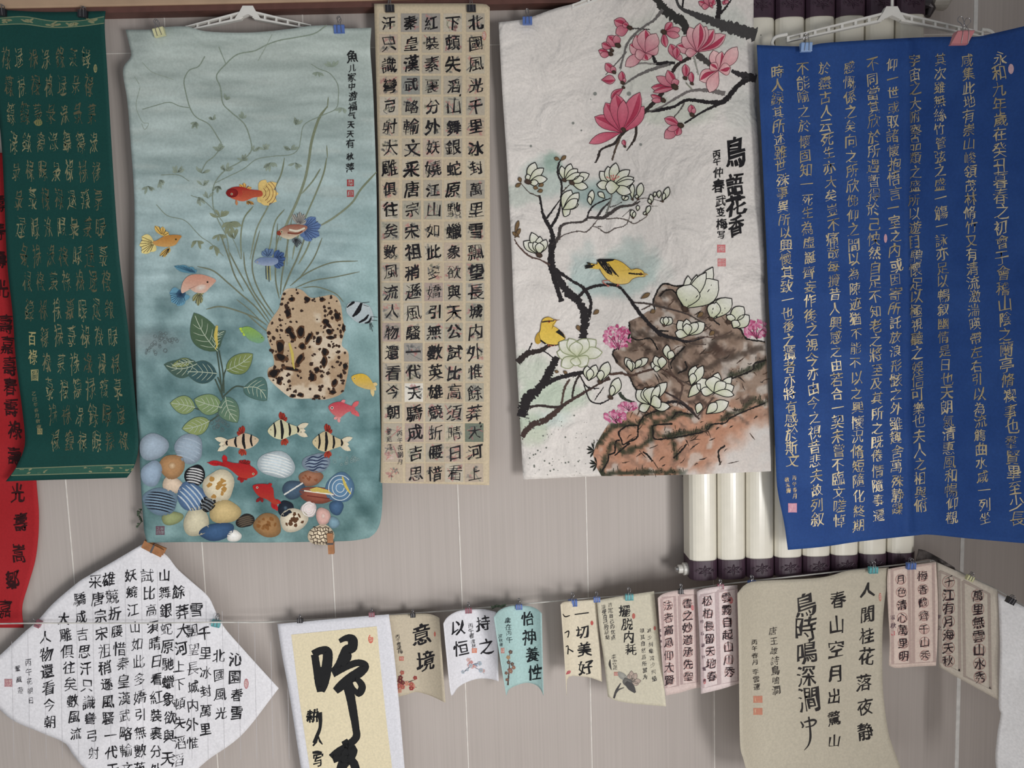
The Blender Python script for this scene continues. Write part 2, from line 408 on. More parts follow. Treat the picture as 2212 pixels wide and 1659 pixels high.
def capshape(a, b, z0, z1, y0, y1, bow):
    bm = bmesh.new(); n = 10; V = []
    for i in range(n+1):
        t = i/n; x = a+(b-a)*t; e = .012*(1-(1-abs(2*t-1)**6)); V.append((x, y1+e+.006*(2*t-1)**2))
    mb = MB(); f = [(x, y, z0) for x, y in V]+[(x, y, z1) for x, y in V]+[(V[-1][0], y0, z0), (V[0][0], y0, z0), (V[-1][0], y0, z1), (V[0][0], y0, z1)]
    F = [(i, i+1, n+2+i, n+1+i) for i in range(n)]; q = 2*n+2
    F += [(n, q, q+2, 2*n+1), (q, q+1, q+3, q+2), (q+1, 0, n+1, q+3), tuple(range(n, -1, -1))+(q+1, q), tuple(range(n+1, 2*n+2))+(q+2, q+3)]
    bm.free(); return mb.add(f, F)
def emblem(cx, cz, y, s):
    mb = MB()
    for k in range(6):
        a = k*math.pi/3+math.pi/6; ax, az = math.cos(a), math.sin(a)
        pts = []
        for t in np.linspace(0, 1, 9):
            w_ = .28*math.sin(math.pi*t**.8)
            pts.append((cx+s*(ax*t*1.25-az*w_*.55), y-.0008, cz+s*1.0*(az*t+ax*w_*.7)))
        for t in np.linspace(1, 0, 9)[1:-1]:
            w_ = -.28*math.sin(math.pi*t**.8)
            pts.append((cx+s*(ax*t*1.25-az*w_*.55), y-.0008, cz+s*1.0*(az*t+ax*w_*.7)))
        mb.tube(pts, .0011, 5, closed=True)
    for sgn in (-1, 1):
        mb.tube([(cx+sgn*s*1.2, y, cz), (cx+sgn*s*1.45, y, cz+s*.22), (cx+sgn*s*1.7, y, cz), (cx+sgn*s*1.5, y, cz-s*.15)], .0011, 5)
    return mb
for i in range(8):
    a = rx0+i*rp+.0022; b = rx0+(i+1)*rp-.0022
    c = capshape(a, b, zc0, zc1, -.035, -rd, 0).build('column', CREAM, rad, smooth=False)
    for nm, z0, z1 in (('end_cap', zbt, zc0+.001), ('end_cap', zc1-.001, ztp)):
        e = capshape(a-.0006, b+.0006, z0, z1, -.033, -rd-.003, 0).build(nm, PLUM, rad)
        emblem((a+b)/2, (z0+z1)/2, -rd-.0035, .0165).build('flower_emblem', PLUM, e)
zv = P1(1478, 1230, .08).z
MB().tube([(rx0-.026, -.075, zv), (rx0-.012, -.075, zv), (rx0-.011, -.075, zv), (rx0+.01, -.075, zv)], [.013, .013, .019, .019], 16).build('valve', solid('white_plastic_valve', (225, 222, 214), .35), rad)
MB().tube([(rx0-.034, -.075, zv), (rx0-.026, -.075, zv)], [.008, .0085], 12).build('bleed_screw', CHROME, rad)
zq = P1(2010, 15, .08).z; xq = P1(2002, 15, .08).x
MB().tube([(xq-.012, -.075, zq+.012), (xq+.006, -.075, zq+.008), (xq+.014, -.075, zq-.004), (xq+.006, -.075, zq-.024)], [.012, .017, .014, .008], 14).build('pipe_elbow', solid('dark_fitting', (70, 64, 66), .35, .5), rad)
pe = P1(2026, 2, .06)
MB().tube([(pe.x-.02, -.062, pe.z+.004), (pe.x+.01, -.062, pe.z+.002), (pe.x+.024, -.055, pe.z+.02), (pe.x+.024, -.02, pe.z+.05)], [.026, .03, .03, .03], 18).build('supply_pipe', solid('grey_insulated_pipe', (172, 166, 156), .5), rad)

# ------------------------------------------------------------ hangers, clips, pegs
WHITE = solid('white_plastic', (226, 224, 218), .35, var=.03)
WIRE = solid('steel_wire', (150, 148, 150), .28, .9, var=.05)
def hanger(label, c, la, ra, d, hook_h, group='white clothes hangers', drop=26, tail=None):
    """c: peak point, la/ra: arm ends (photo pixels) at distance d from the wall"""
    t = thing('clothes_hanger', P1(c[0], c[1], d), label, 'hanger', group); pm = 1/711*2.2/2.25
    for e in (la, ra):
        mb = MB(); dx, dy = e[0]-c[0], e[1]-c[1]; L = math.hypot(dx, dy); s = 1 if dx > 0 else -1
        n = 10 if L < 200 else 14; q0 = .10
        def pt(k, off): f = k; return (c[0]+dx*f, c[1]+6+dy*f+off*(1-.25*f))
        hh = drop*.5
        mb.prism([pt(q0, -hh*.55), pt(1, -hh*.45), pt(1, -hh*.25), pt(q0, -hh*.2)] if s > 0 else [pt(q0, -hh*.2), pt(1, -hh*.25), pt(1, -hh*.45), pt(q0, -hh*.55)], d-.008, d+.004)
        mb.prism([pt(q0, hh*.4), pt(1, hh*.3), pt(1, hh*.55), pt(q0, hh*.75)], d-.008, d+.004)
        for i in range(n+1):
            f = q0+(1-q0)*i/n; w_ = .011 if i % 2 == 0 else .009
            if i % 2 == 0 or i == n: mb.prism([pt(f-w_*2.2, -hh*.5), pt(f, -hh*.5), pt(f, hh*.6), pt(f-w_*2.2, hh*.6)], d-.007, d+.003)
        mb.build('arm', WHITE, t)
    pk = [(c[0]-drop*1.05, c[1]+drop*.72), (c[0]-drop*.62, c[1]+2), (c[0]-drop*.4, c[1]-drop*.35), (c[0]+drop*.4, c[1]-drop*.35), (c[0]+drop*.62, c[1]+2), (c[0]+drop*1.05, c[1]+drop*.72), (c[0]+drop*.55, c[1]+drop*.55), (c[0], c[1]+drop*.3), (c[0]-drop*.55, c[1]+drop*.55)]
    MB().prism(pk, d-.01, d+.006).build('hook_socket', WHITE, t)
    a = P1(c[0], c[1]-drop*.3, d)
    MB().tube([a, a+Vector((0, 0, hook_h*.5)), a+Vector((.002, .004, hook_h)), a+Vector((.004, .02, hook_h+.016)), a+Vector((.004, .034, hook_h+.010))], [.004, .004, .0035, .0035, .003], 8).build('hook', WHITE, t)
    if tail:
        for p in tail: MB().tube([P1(x, y, d) for x, y in spline(p)], .0045, 8).build('arm_end', WHITE, t)
    return t
CL = {'black': (34, 33, 38), 'blue': (84, 112, 176), 'teal': (92, 164, 168), 'pink': (198, 128, 132), 'rose': (150, 92, 104), 'yellow': (206, 204, 160), 'light blue': (140, 172, 216)}
CM = {k_: solid(k_.replace(' ', '_')+'_lacquer', v, .3, var=.05) for k_, v in CL.items()}
def clip(x, y, w, col, label, d, rot=0, up=1.0, group='binder clips', lean=0, splay=0):
    """binder clip: spine at (x,y), jaws w*.6 below, wire handles standing up"""
    o = P1(x, y, d); wm = w/711; hm = wm*.72
    t = thing('binder_clip', o, label, 'binder clip', group); q = math.radians(rot); cs, sn = math.cos(q), math.sin(q)
    R = lambda a, b, c_: (o.x+a*cs+c_*sn, o.y+b, o.z-a*sn+c_*cs)
    h = wm/2; th = wm*.26
    prof = [(-.003, -hm), (-.0045, -hm*.86), (-th, -.05*hm), (-th*.8, .06*hm), (th*.8, .06*hm), (th, -.05*hm), (.0045, -hm*.86), (.003, -hm)]
    n = len(prof); V = [R(-h+lean*z, yy, z) for yy, z in prof]+[R(h+lean*z, yy, z) for yy, z in prof]
    F = [(i, (i+1) % n, n+(i+1) % n, n+i) for i in range(n)]+[tuple(range(n))[::-1], tuple(range(n, 2*n))]
    MB().add(V, F).build('clamp', CM[col], t)
    MB().tube([R(-h*1.02-lean*hm*.96, -.0042, -hm*.96), R(h*1.02-lean*hm*.96, -.0042, -hm*.96)], .0011, 6).build('jaw_roll', CM[col], t)
    MB().tube([R(-h*1.02-lean*hm*.96, .0042, -hm*.96), R(h*1.02-lean*hm*.96, .0042, -hm*.96)], .0011, 6).build('jaw_roll', CM[col], t)
    for s in (-1, 1):
        u = up*wm*.95; b = wm*.16; sx_ = splay*s*wm
        pts = [(-h*.42, s*.0052, -hm*.92), (-h*.34+sx_*.2, s*(th+.0012), -.02*hm), (-b*.55+sx_*.7, s*(th*.8+.0012), u*.45), (-b*1.1+sx_, s*th*.6, u*.72), (-b*.6+sx_, s*th*.5, u*.97), (b*.6+sx_, s*th*.5, u*.97), (b*1.1+sx_, s*th*.6, u*.72), (b*.55+sx_*.7, s*(th*.8+.0012), u*.45), (h*.34+sx_*.2, s*(th+.0012), -.02*hm), (h*.42, s*.0052, -hm*.92)]
        MB().tube([R(*p) for p in spline(pts)], .0009, 6).build('handle', WIRE, t)
    return t
def peg(x, y, L, wdt, rot, d, label):
    """wooden clothes peg, length along rot (0 = hanging down)"""
    o = P1(x, y, d); t = thing('clothes_peg', o, label, 'clothes peg', 'wooden clothes pegs'); l, h = L/711, wdt/1422; q = math.radians(rot); cs, sn = math.cos(q), math.sin(q)
    R = lambda a, b, c_: (o.x+a*cs+c_*sn, o.y+b, o.z-a*sn+c_*cs)
    wd_ = solid('peg_wood', (168, 116, 76), .6, bump=(60, .3, .001), var=.2, scale=60)
    for s in (-1, 1):
        pr = [(s*.001, -l*.5), (s*.006, -l*.5), (s*.0085, -.0), (s*.011, l*.5), (s*.006, l*.5), (s*.0035, l*.1)]
        n = len(pr); V = [R(-h, yy, z) for yy, z in pr]+[R(h, yy, z) for yy, z in pr]
        MB().add(V, [(i, (i+1) % n, n+(i+1) % n, n+i) for i in range(n)]+[tuple(range(n))[::-1], tuple(range(n, 2*n))]).build('prong', wd_, t)
    mb = MB()
    for k_ in (-1, 0, 1): mb.tube([R(-h*1.08, -.0095, k_*.002), R(h*1.08, -.0095, k_*.002)], .0009, 6)
    mb.tube([R(h*1.05, -.0095, .002), R(h*1.05, .0095, .002)], .0009, 6).tube([R(-h*1.05, -.0095, -.002), R(-h*1.05, .0095, -.002)], .0009, 6)
    mb.build('spring', WIRE, t)

# ------------------------------------------------------------ papers
PAPER = paint('hung_rice_paper', .8, (5, .12, .01))
CRUMP = paint('crumpled_rice_paper', .5, (9, .8, .026))
SOFT = paint('soft_creased_paper', .7, (10, .45, .012))
CLOTH = paint('creased_dyed_paper', .7, (12, .28, .008))
CARD = paint('smooth_card', .7, (4, .08, .006))
def const(c, var=4, s=90, seed=3):
    def f(x, y): return np.asarray(c, float)+((fbm(x, y, s, seed)-.5)*2*var)[..., None]
    return f
def depth(base, amp=.003, s=160, seed=1, fx=None):
    def f(x, y):
        x = np.asarray(x, float); y = np.asarray(y, float)
        r = base+(fbm(x, y, s, seed, 2)-.5)*2*amp
        return r+(fx(x, y) if fx is not None else 0)
    return f
def cordd(x): return float(np.interp(x, [-60, 1100, 1300, 1480, 1900, 2010, 2022, 2240], [.05, .05, .075, .150, .150, .155, .16, .36]))
cordx = lambda x: np.interp(x, [-60, 1100, 1300, 1480, 1900, 2010, 2022, 2240], [.05, .05, .075, .150, .150, .155, .16, .36])

# red scroll
red = Sheet('red_scroll', 'red paper scroll with black seal characters, at the left edge behind the green scroll', 'scroll',
    [(-75, 330), (58, 330)], [(58, 330), (62, 700), (76, 1000), (84, 1115), (78, 1200), (62, 1260), (48, 1310), (51, 1356)],
    [(-75, 1356), (51, 1356)], [(-75, 330), (-75, 1356)], depth(.012, .002), const((168, 36, 42), 6), PAPER)
d = Decal(); bk = (52, 14, 18)
for ch, x, y in (('壽', 12, 700), ('嘉', 16, 745), ('壽', 20, 790), ('春', 22, 835), ('夀', 24, 880), ('祿', 32, 930), ('壽', 31, 985), ('光', 38, 1065), ('夀', 45, 1128), ('嵩', 40, 1195), ('鄒', 27, 1252), ('嘉', 11, 1315), ('光', 3, 625), ('壽', -2, 560), ('寿', -4, 500), ('夀', -3, 440)):
    put(d, ch, x, y, 30, 42, bk, .018, None, .03, .04)
d.build(red, 'seal_characters', INK)

# green scroll
green = Sheet('green_scroll', 'dark green hanging scroll covered in rows of gold seal characters', 'scroll',
    [(-22, 20), (100, 26), (228, 24)], [(228, 24), (226, 60), (232, 160), (240, 300), (250, 460), (258, 560), (268, 640), (280, 740), (292, 860), (298, 930), (299, 965), (294, 995), (286, 1015), (274, 1032)],
    [(12, 1040), (100, 1037), (274, 1032)], [(-22, 20), (-8, 200), (5, 337), (15, 560), (27, 675), (34, 776), (47, 877), (54, 945), (50, 975), (33, 1012), (12, 1040)],
    depth(.052, .003, fx=lambda x, y: .022*sm(860, 960, y)-.03*sm(960, 1040, y)), const((14, 66, 61), 5), CLOTH)
d = Decal(); gd = (132, 130, 100)
rows = [125, 184, 246, 307, 370, 430, 491, 553, 609, 668, 726, 785, 840, 896, 952]
var = '祿彔籙菉祿錄簶逯淥祿睩禄'
for r, y in enumerate(rows):
    xl = np.interp(r, [0, 7, 9], [13, 52, 64]); xr_ = np.interp(r, [0, 7, 9, 14], [187, 223, 237, 267]); n = 7
    if r > 9: n = 6; xl = np.interp(r, [10, 14], [96, 120])
    for i in range(n):
        b = random.uniform(.72, 1.12)
        put(d, random.choice(var), xl+(xr_-xl)*i/(n-1)+random.uniform(-1, 1), y+random.uniform(-2, 2), random.uniform(18, 22), random.uniform(45, 54), np.array(gd)*b, -.012, random.gauss(0, 1), 0, .05)
for ch, x, y, w_, h_ in (('百', 69, 731, 18, 32), ('祿', 71, 771, 20, 34), ('圖', 75, 810, 18, 28)): put(d, ch, x, y, w_, h_, (176, 168, 120), .006, 0, 0)
column(d, '乙巳年春月敬書', [(73, 850), (84, 922)], 10, col=gd)
d.build(green, 'gold_seal_characters', GOLD)
def band(name, ptsT, ptsB, n):
    d = Decal(); a = spline(ptsT); b = spline(ptsB); k_ = 24; A = resample(a, np.linspace(0, 1, k_)); B = resample(b, np.linspace(0, 1, k_))
    d.raw([*A, *B], [(i, i+1, k_+i+1, k_+i) for i in range(k_-1)], (48, 92, 78)); d.lay()
    d.line([tuple(q) for q in A], 2, (120, 132, 104)); d.line([tuple(q) for q in B], 2, (120, 132, 104))
    for i in range(n):
        c = (A[int((i+.5)*k_/n)]+B[int((i+.5)*k_/n)])/2
        for j in range(5): d.ell(c[0]+random.uniform(-11, 11), c[1]+random.uniform(-3, 3), random.uniform(4, 9), 2.2, random.uniform(-30, 30), (134, 136, 104), wob=.3, n=9)
    d.build(green, name)
band('patterned_band', [(-10, 40), (50, 36), (110, 45), (170, 45), (225, 36)], [(-10, 54), (50, 52), (110, 59), (170, 57), (225, 50)], 5)
band('patterned_band', [(34, 1012), (100, 1010), (200, 1006), (290, 1004)], [(24, 1027), (100, 1025), (200, 1022), (280, 1021)], 6)
seal(green, 206, 148, 8, 18, '印', (150, 146, 104), (60, 90, 70), True); seal(green, 83, 265, 17, 14, '印', (130, 126, 80), (50, 90, 70), True); seal(green, 86, 932, 11, 13, '印', (150, 140, 100), (40, 80, 66))
for x, y, l in ((180, 30, 'black binder clip on the top edge of the green scroll, right-hand one'), (4, 26, 'black binder clip on the top edge of the green scroll, cut by the photo edge')):
    clip(x, y-6, 18, 'black', l, .055, 8, .5)

# cream poem scroll
PR = [(1058, 16), (1058, 300), (1059, 700), (1057, 1048)]
poem = Sheet('poem_scroll', 'long cream scroll with five columns of black characters on printed squares', 'scroll',
    [(808, 8), (930, 8), (1040, 9), (1058, 17)], PR, [(822, 1043), (930, 1045), (1057, 1048)], [(808, 8), (812, 150), (818, 400), (820, 560), (822, 700), (824, 900), (822, 1043)],
    depth(.058, .003, fx=lambda x, y: .012*sm(900, 1048, y)*(y-900)/148), const((206, 190, 162), 4), PAPER)
cx = lambda c, y: np.interp(y, [49, 530, 1021], ((1027, 1027, 1024), (978, 979, 981), (931, 936, 940), (886, 890, 896), (839, 843, 850))[c])
ry = [49+45*i if i < 12 else 544+(i-11)*43.4 for i in range(23)]
tl = Decal(); pal = [(172, 164, 150), (160, 154, 146), (186, 178, 162), (196, 186, 168), (178, 160, 150), (150, 150, 142), (190, 172, 150)]
for c in range(5):
    for r in range(23):
        x, y = cx(c, ry[r]), ry[r]; w_ = 20; z0 = tl.z
        base = np.array(random.choice(pal), float)*.5+np.array((204, 190, 164))*.5 if random.random() < .85 else np.array(random.choice(pal), float)
        if (c, r) == (0, 20): base = np.array((118, 126, 112.))
        if (c, r) in ((3, 18),): base = np.array((226, 220, 208.))
        tl.poly([(x-w_, y-20), (x+w_, y-20), (x+w_, y+20), (x-w_, y+20)], base); tl.lay()
        for j in range(random.randint(6, 12)):
            cc = np.array(random.choice([(120, 120, 116), (136, 138, 126), (110, 112, 112), (188, 120, 116), (168, 110, 112), (150, 150, 128), (96, 98, 100)]), float)*.78+base*.22
            a, b = random.uniform(-14, 14), random.uniform(-14, 14)
            if random.random() < .6:
                for q in range(random.randint(2, 5)):
                    e = random.uniform(0, 6.28); l = random.uniform(5, 10); tx, ty = max(-19, min(19, a+l*math.cos(e))), max(-19, min(19, b+l*math.sin(e)))
                    tl.petal((x+a, y+b), (x+tx, y+ty), random.uniform(3, 6), cc, cc*.5+base*.5, n=5)
            else:
                tx, ty = random.uniform(-19, 19), random.uniform(-19, 19)
                tl.line([(x+a, y+b), (x+(a+tx)/2+random.uniform(-3, 3), y+(b+ty)/2), (x+tx, y+ty)], random.uniform(1, 2.5), cc)
        tl.z = z0
tl.build(poem, 'printed_flower_squares', cell=24)
d = Decal(); d.z = 3
TX = ['北國風光千里冰封萬里雪飄望長城内外惟餘莽大河上', '下頓失滔山舞銀蛇原馳蠟象欲與天公試比高須晴日看', '紅裝素裹分外妖嬈江山如此多嬌引無數英雄競折腰惜', '秦皇漢武略輸文采唐宗宋祖稍遜風騷一代天驕成吉思', '汗只識彎弓射大雕俱往矣數風流人物還看今朝']
for c, t in enumerate(TX):
    for r, ch in enumerate(t):
        s_ = random.uniform(29, 36); put(d, ch, cx(c, ry[r])+random.uniform(-1.5, 1.5)+1, ry[r]+random.uniform(-2, 2), s_, s_*1.05, np.array((24, 22, 26))+random.uniform(-6, 12), wt=random.choice((-.004, .008, .016, .024)))
column(d, '丙午花朝月', [(864, 936), (865, 998)], 13, col=(50, 48, 52)); column(d, '鞏風蓮', [(840, 933), (842, 966)], 13, 15, col=(50, 48, 52))
for x, y in ((994, 206), (1037, 914), (1039, 921)): d.ell(x, y, 2, 3, 30, (30, 28, 30), n=8)
d.build(poem, 'poem_characters', INK)
seal(poem, 843, 985, 18, 18, '鞏風蓮印', (188, 120, 112)); seal(poem, 1046, 77, 9, 20, '春', (196, 130, 108), oval=True)
for x, l in ((842, 'black binder clip gripping the top left of the cream poem scroll'), (1018, 'black binder clip gripping the top right of the cream poem scroll')): clip(x, 12, 18, 'black', l, .06, 0, 1.2)

# blue scroll
def bdep(x, y):
    return .19+.24*np.maximum(x-1960, 0)/274-.007*np.exp(-((x-1960)/7.)**2)+(fbm(x, y, 130, 9, 2)-.5)*.008+.012*sm(1660, 1640, x)+sum(.0022*np.exp(-np.abs(y+(x-1660)*.04-q)/9.) for q in (380, 640, 770, 985, 1085))-sum(.0016*np.exp(-np.abs(x-(y-600)*.035-q)/8.) for q in (1724, 1774, 1822, 1868, 1912))
blue = Sheet('blue_scroll', 'large creased blue scroll with gold characters, hung in front of the radiator', 'scroll',
    [(1635, 97), (1735, 100), (1790, 92), (1960, 82), (2060, 79), (2110, 79), (2150, 71), (2240, 50)], [(2240, 50), (2238, 600), (2240, 1176)],
    [(1702, 1188), (1780, 1181), (1855, 1170), (1975, 1157), (2010, 1155), (2100, 1164), (2240, 1176)],
    [(1635, 97), (1640, 200), (1650, 400), (1660, 640), (1666, 760), (1672, 900), (1676, 1000), (1680, 1060), (1694, 1130), (1702, 1188)],
    bdep, lambda x, y: np.asarray((40, 76, 140.))+((fbm(x, y, 60, 5)-.5)*16)[..., None], CLOTH)
BC = ['永和九年歲在癸丑暮春之初會于會稽山陰之蘭亭脩禊事也羣賢畢至少長', '咸集此地有崇山峻領茂林脩竹又有清流激湍暎帶左右引以為流觴曲水咸一列坐', '其次雖無絲竹管弦之盛一觴一詠亦足以暢叙幽情是日也天朗氣清惠風和暢仰觀',
 '宇宙之大俯察品類之盛所以遊目騁懷足以極視聽之娛信可樂也夫人之相與俯', '仰一世或取諸懷抱悟言一室之内或因寄所託放浪形骸之外雖趣舍萬殊静躁', '不同當其欣於所遇暫得於己怏然自足不知老之將至及其所之既倦情隨事遷',
 '感慨係之矣向之所欣俛仰之間以為陳迹猶不能不以之興懷況脩短隨化終期', '於盡古人云死生亦大矣豈不痛哉每攬昔人興感之由若合一契未嘗不臨文嗟悼', '不能喻之於懷固知一死生為虛誕齊妄作後之視今亦由今之視昔悲夫故列叙', '時人録其所述雖世殊事異所以興懷其致一也後之攬者亦將有感於斯文']
BX = [(2158, 125, 2166, 2196, 1120), (2090, 130, 2101, 2128, 1120), (2029, 128, 2036, 2057, 1118), (1976, 131, 1978, 1989, 1092), (1928, 138, 1934, 1938, 1100), (1885, 138, 1890, 1897, 1112), (1834, 145, 1845, 1856, 1135), (1780, 148, 1802, 1813, 1125), (1733, 147, 1749, 1766, 1122), (1677, 156, 1699, 1712, 995)]
d = Decal()
for i, (t, (a, b, c_, e, f)) in enumerate(zip(BC, BX)):
    column(d, t, [(a, b), (c_, 590), (e, f)], 27 if i else 31, 30 if i else 34, col=(198, 182, 146), shade=24, jit=.1, wt=-.006)
column(d, '丙午春月', [(1716, 1032), (1717, 1072)], 10, 12, col=(200, 176, 130)); column(d, '敬溪梅', [(1700, 1036), (1703, 1060)], 10, 11, col=(200, 176, 130))
d.build(blue, 'gold_characters', GOLD)
seal(blue, 1712, 1097, 19, 20, '溪梅', (222, 160, 178), (236, 190, 200)); seal(blue, 2184, 149, 12, 22, '·', (214, 178, 184), oval=True); seal(blue, 1913, 515, 7, 19, '·', (214, 166, 178), oval=True)
hanger('white slotted clothes hanger above the blue scroll, before the radiator', (1927, 24), (1700, 78), (2125, 68), .168, .06, tail=[[(1700, 74), (1676, 80), (1668, 92), (1672, 104)], [(2120, 64), (2136, 66), (2146, 74), (2140, 84)]], drop=30)
clip(1741, 94, 21, 'light blue', 'pale blue binder clip on the top left of the blue scroll', .205, 0, .9)
clip(2082, 70, 31, 'pink', 'large pink binder clip on the top right of the blue scroll', .305, 0, .9, lean=.45, splay=.3)

# diamond poem
diam = Sheet('diamond_poem_sheet', 'square white paper turned as a diamond, covered in black characters, lower left', 'calligraphy sheet',
    [(307, 1176), (328, 1181), (359, 1199), (384, 1230), (419, 1261), (450, 1289), (464, 1317), (482, 1352), (524, 1401), (602, 1487)],
    [(602, 1487), (524, 1586), (454, 1638), (429, 1659), (300, 1770)], [(-62, 1470), (0, 1533), (31, 1558), (87, 1582), (140, 1605), (153, 1624), (185, 1662), (300, 1770)],
    [(307, 1176), (244, 1213), (185, 1247), (168, 1258), (115, 1303), (80, 1342), (52, 1366), (0, 1415), (-62, 1470)],
    depth(.055, .006, 120, 4, fx=lambda x, y: .012*np.exp(-((y-1345)/26.)**2)*0+.009*np.exp(-np.abs((x-330)-(1480-y)*.9)/30)+.005*np.exp(-np.abs(x-290)/25)), const((232, 231, 235), 3), SOFT)
ZE = TZ(0, 1080, .349); d = Decal()
DT = {(1455, 985, 1465, 1320): '沁園春雪', (1355, 965, 1370, 1320): '北國風光', (1270, 830, 1275, 1420): '千里冰封萬里', (1215, 680, 1215, 680): '雪', (1195, 810, 1190, 1505): '飄望長城内外惟', (1105, 570, 1130, 690): '餘莽', (1130, 805, 1110, 1030): '大河上', (1110, 1140, 1115, 1500): '下頓失滔', (1100, 1615, 1100, 1615): '滔',
 (1018, 465, 1050, 1345): '山舞銀蛇原馳蠟象欲', (1045, 1460, 1040, 1600): '與天', (912, 470, 970, 995): '試比高須晴日', (968, 1110, 965, 1670): '看紅裝裹分外', (805, 465, 865, 1110): '妖嬈江山如此多', (865, 1220, 870, 1660): '嬌引無數英', (675, 490, 740, 920): '雄競折腰惜', (760, 1010, 785, 1660): '秦皇漢武略輸文', (590, 505, 645, 935): '采唐宗宋祖',
 (650, 1035, 695, 1670): '稍遜風騷一代天', (490, 615, 520, 940): '驕成吉思', (530, 1045, 580, 1565): '汗只識彎弓射', (395, 735, 470, 1445): '大雕俱往矣數風流', (280, 850, 310, 1375): '人物還看今朝'}
for (a, b, c_, e), t in DT.items(): column(d, t, ZE((a, b), (c_, e)), 27, 30, col=(34, 33, 38), shade=10)
column(d, '丙午花朝日', ZE((172, 1005), (192, 1240)), 13, 15, col=(70, 68, 74)); column(d, '鞏風蓮', ZE((108, 1045), (125, 1178)), 13, 15, col=(70, 68, 74))
for x in range(-2, 16): d.line([(95+x*35, 1210+abs(x-6)*22), (100+x*35, 1640)], .7, (190, 188, 192))
d.build(diam, 'poem_characters', INK, cell=14)
seal(diam, 18, 1475, 17, 17, '鞏風蓮印', (178, 124, 132)); seal(diam, 532, 1477, 10, 22, '春', (186, 128, 134), oval=True)
peg(332, 1184, 46, 17, 28+90, .062, 'wooden clothes peg clipped on the top corner of the white diamond sheet')
clip(468, 1341, 18, 'teal', 'teal binder clip holding the right side of the white diamond sheet to the cord', .066, 15, .9)
clip(78, 1345, 15, 'rose', 'small wire-handled clip holding the left side of the white diamond sheet to the cord', .066, -60, .9)

# tall mounted calligraphy
tall = Sheet('mounted_calligraphy', 'tall sheet with huge black characters on a cream panel with white border', 'calligraphy sheet',
    [(599, 1348), (720, 1337), (840, 1327)], [(840, 1327), (850, 1400), (862, 1520), (874, 1659), (878, 1700)], [(658, 1700), (878, 1700)], [(599, 1348), (610, 1420), (625, 1500), (650, 1659), (658, 1700)],
    depth(.062, .002), const((222, 222, 228), 2), CARD)
d = Decal(); d.poly([(629, 1371), (720, 1362), (814, 1353), (822, 1440), (835, 1560), (847, 1659), (851, 1699), (675, 1699), (669, 1659), (648, 1520)], (228, 216, 184)); d.build(tall, 'cream_panel', label='cream inner panel')
d = Decal(); d.z = 2; KZ = TZ(580, 1260, .2405); bk = (24, 25, 27)
for st in (((400, 640, 50), (470, 605, 48), (530, 620, 60), (522, 760, 64), (495, 900, 60), (470, 970, 46)), ((415, 640, 46), (432, 750, 48), (455, 880, 56), (468, 975, 44)), ((430, 790, 40), (500, 785, 50), (545, 790, 30)),
 ((636, 520, 26), (700, 492, 40), (752, 508, 62), (752, 580, 60), (700, 600, 60), (688, 660, 80), (640, 740, 62), (588, 805, 56)), ((572, 805, 60), (680, 755, 48), (800, 714, 42), (870, 738, 46), (830, 790, 62), (740, 850, 62), (660, 915, 60), (600, 968, 44)),
 ((705, 900, 62), (732, 1000, 58), (760, 1150, 52), (784, 1300, 46), (786, 1385, 48), (700, 1465, 46), (625, 1520, 54), (570, 1572, 56)), ((742, 872, 16), (800, 868, 34), (842, 930, 46), (808, 990, 44), (768, 940, 16), (748, 890, 10)),
 ((680, 1410, 40), (705, 1450, 50), (745, 1500, 66)), ((575, 1578, 54), (660, 1545, 56), (755, 1490, 58), (735, 1560, 60), (680, 1610, 66), (650, 1680, 60), (650, 1740, 60)), ((650, 1625, 44), (730, 1585, 48), (775, 1640, 54), (790, 1760, 56)),
 ((455, 1160, 36), (466, 1230, 24), (462, 1300, 20), (440, 1360, 22), (405, 1435, 16))): d.line([(a, b, w_*1.45) for a, b, w_ in KZ(*st)], 1, bk, rough=.02)
put(d, '耕', 580+400*.2405, 1260+1190*.2405, 27, 30, bk, .04, 0); put(d, '人', 580+445*.2405, 1260+1405*.2405, 22, 26, bk, .03, 0)
put(d, '写', 580+445*.2405, 1260+1590*.2405, 24, 32, bk, .03, 0); d.line(KZ((395, 1522, 20), (440, 1518, 30), (480, 1522, 18)), 1, bk)
d.build(tall, 'giant_characters', INK)
seal(tall, 580+918*.2405, 1260+500*.2405, 11, 19, '印', (206, 92, 76), (232, 206, 180), True)
clip(648, 1336, 12, 'black', 'black binder clip on the top left of the tall mounted calligraphy', .066, 0, .7)
clip(803, 1323, 12, 'rose', 'dull pink binder clip on the top right of the tall mounted calligraphy', .066, 0, .8)

# small sheets on the cord
NZ = TZ(840, 1280, .16275); QZ = TZ(1040, 1240, .27125); RZ = TZ(1440, 1140, .349)
def ink(c=(30, 29, 33)): return dict(col=c)
def twig(sheet, stems, n, cols, wood, r, cell=7):
    """a plain painted twig with five-petalled blossoms"""
    d = Decal(); F = []
    for st in stems:
        d.line(st, 1, wood, rough=.15); q = spline([t[:2] for t in st]); F += [q[i] for i in range(1, len(q), 3)]
    random.shuffle(F); d.z = 1
    for i in range(n):
        x, y = F[i % len(F)]+np.array([random.uniform(-r, r), random.uniform(-r, r)])*1.1; c = np.array(random.choice(cols), float); a0 = random.uniform(0, 6); s = r*random.uniform(.7, 1.15)
        for k_ in range(5): d.petal((x, y), (x+s*math.cos(a0+k_*1.257), y+s*math.sin(a0+k_*1.257)), s*.85, c*.8, np.minimum(c*1.08, 255), n=5)
        d.z += .5; d.ell(x, y, s*.18, s*.18, 0, (206, 176, 110), n=7); d.z += .3
    d.build(sheet, 'painted_blossom_twig', cell=cell)
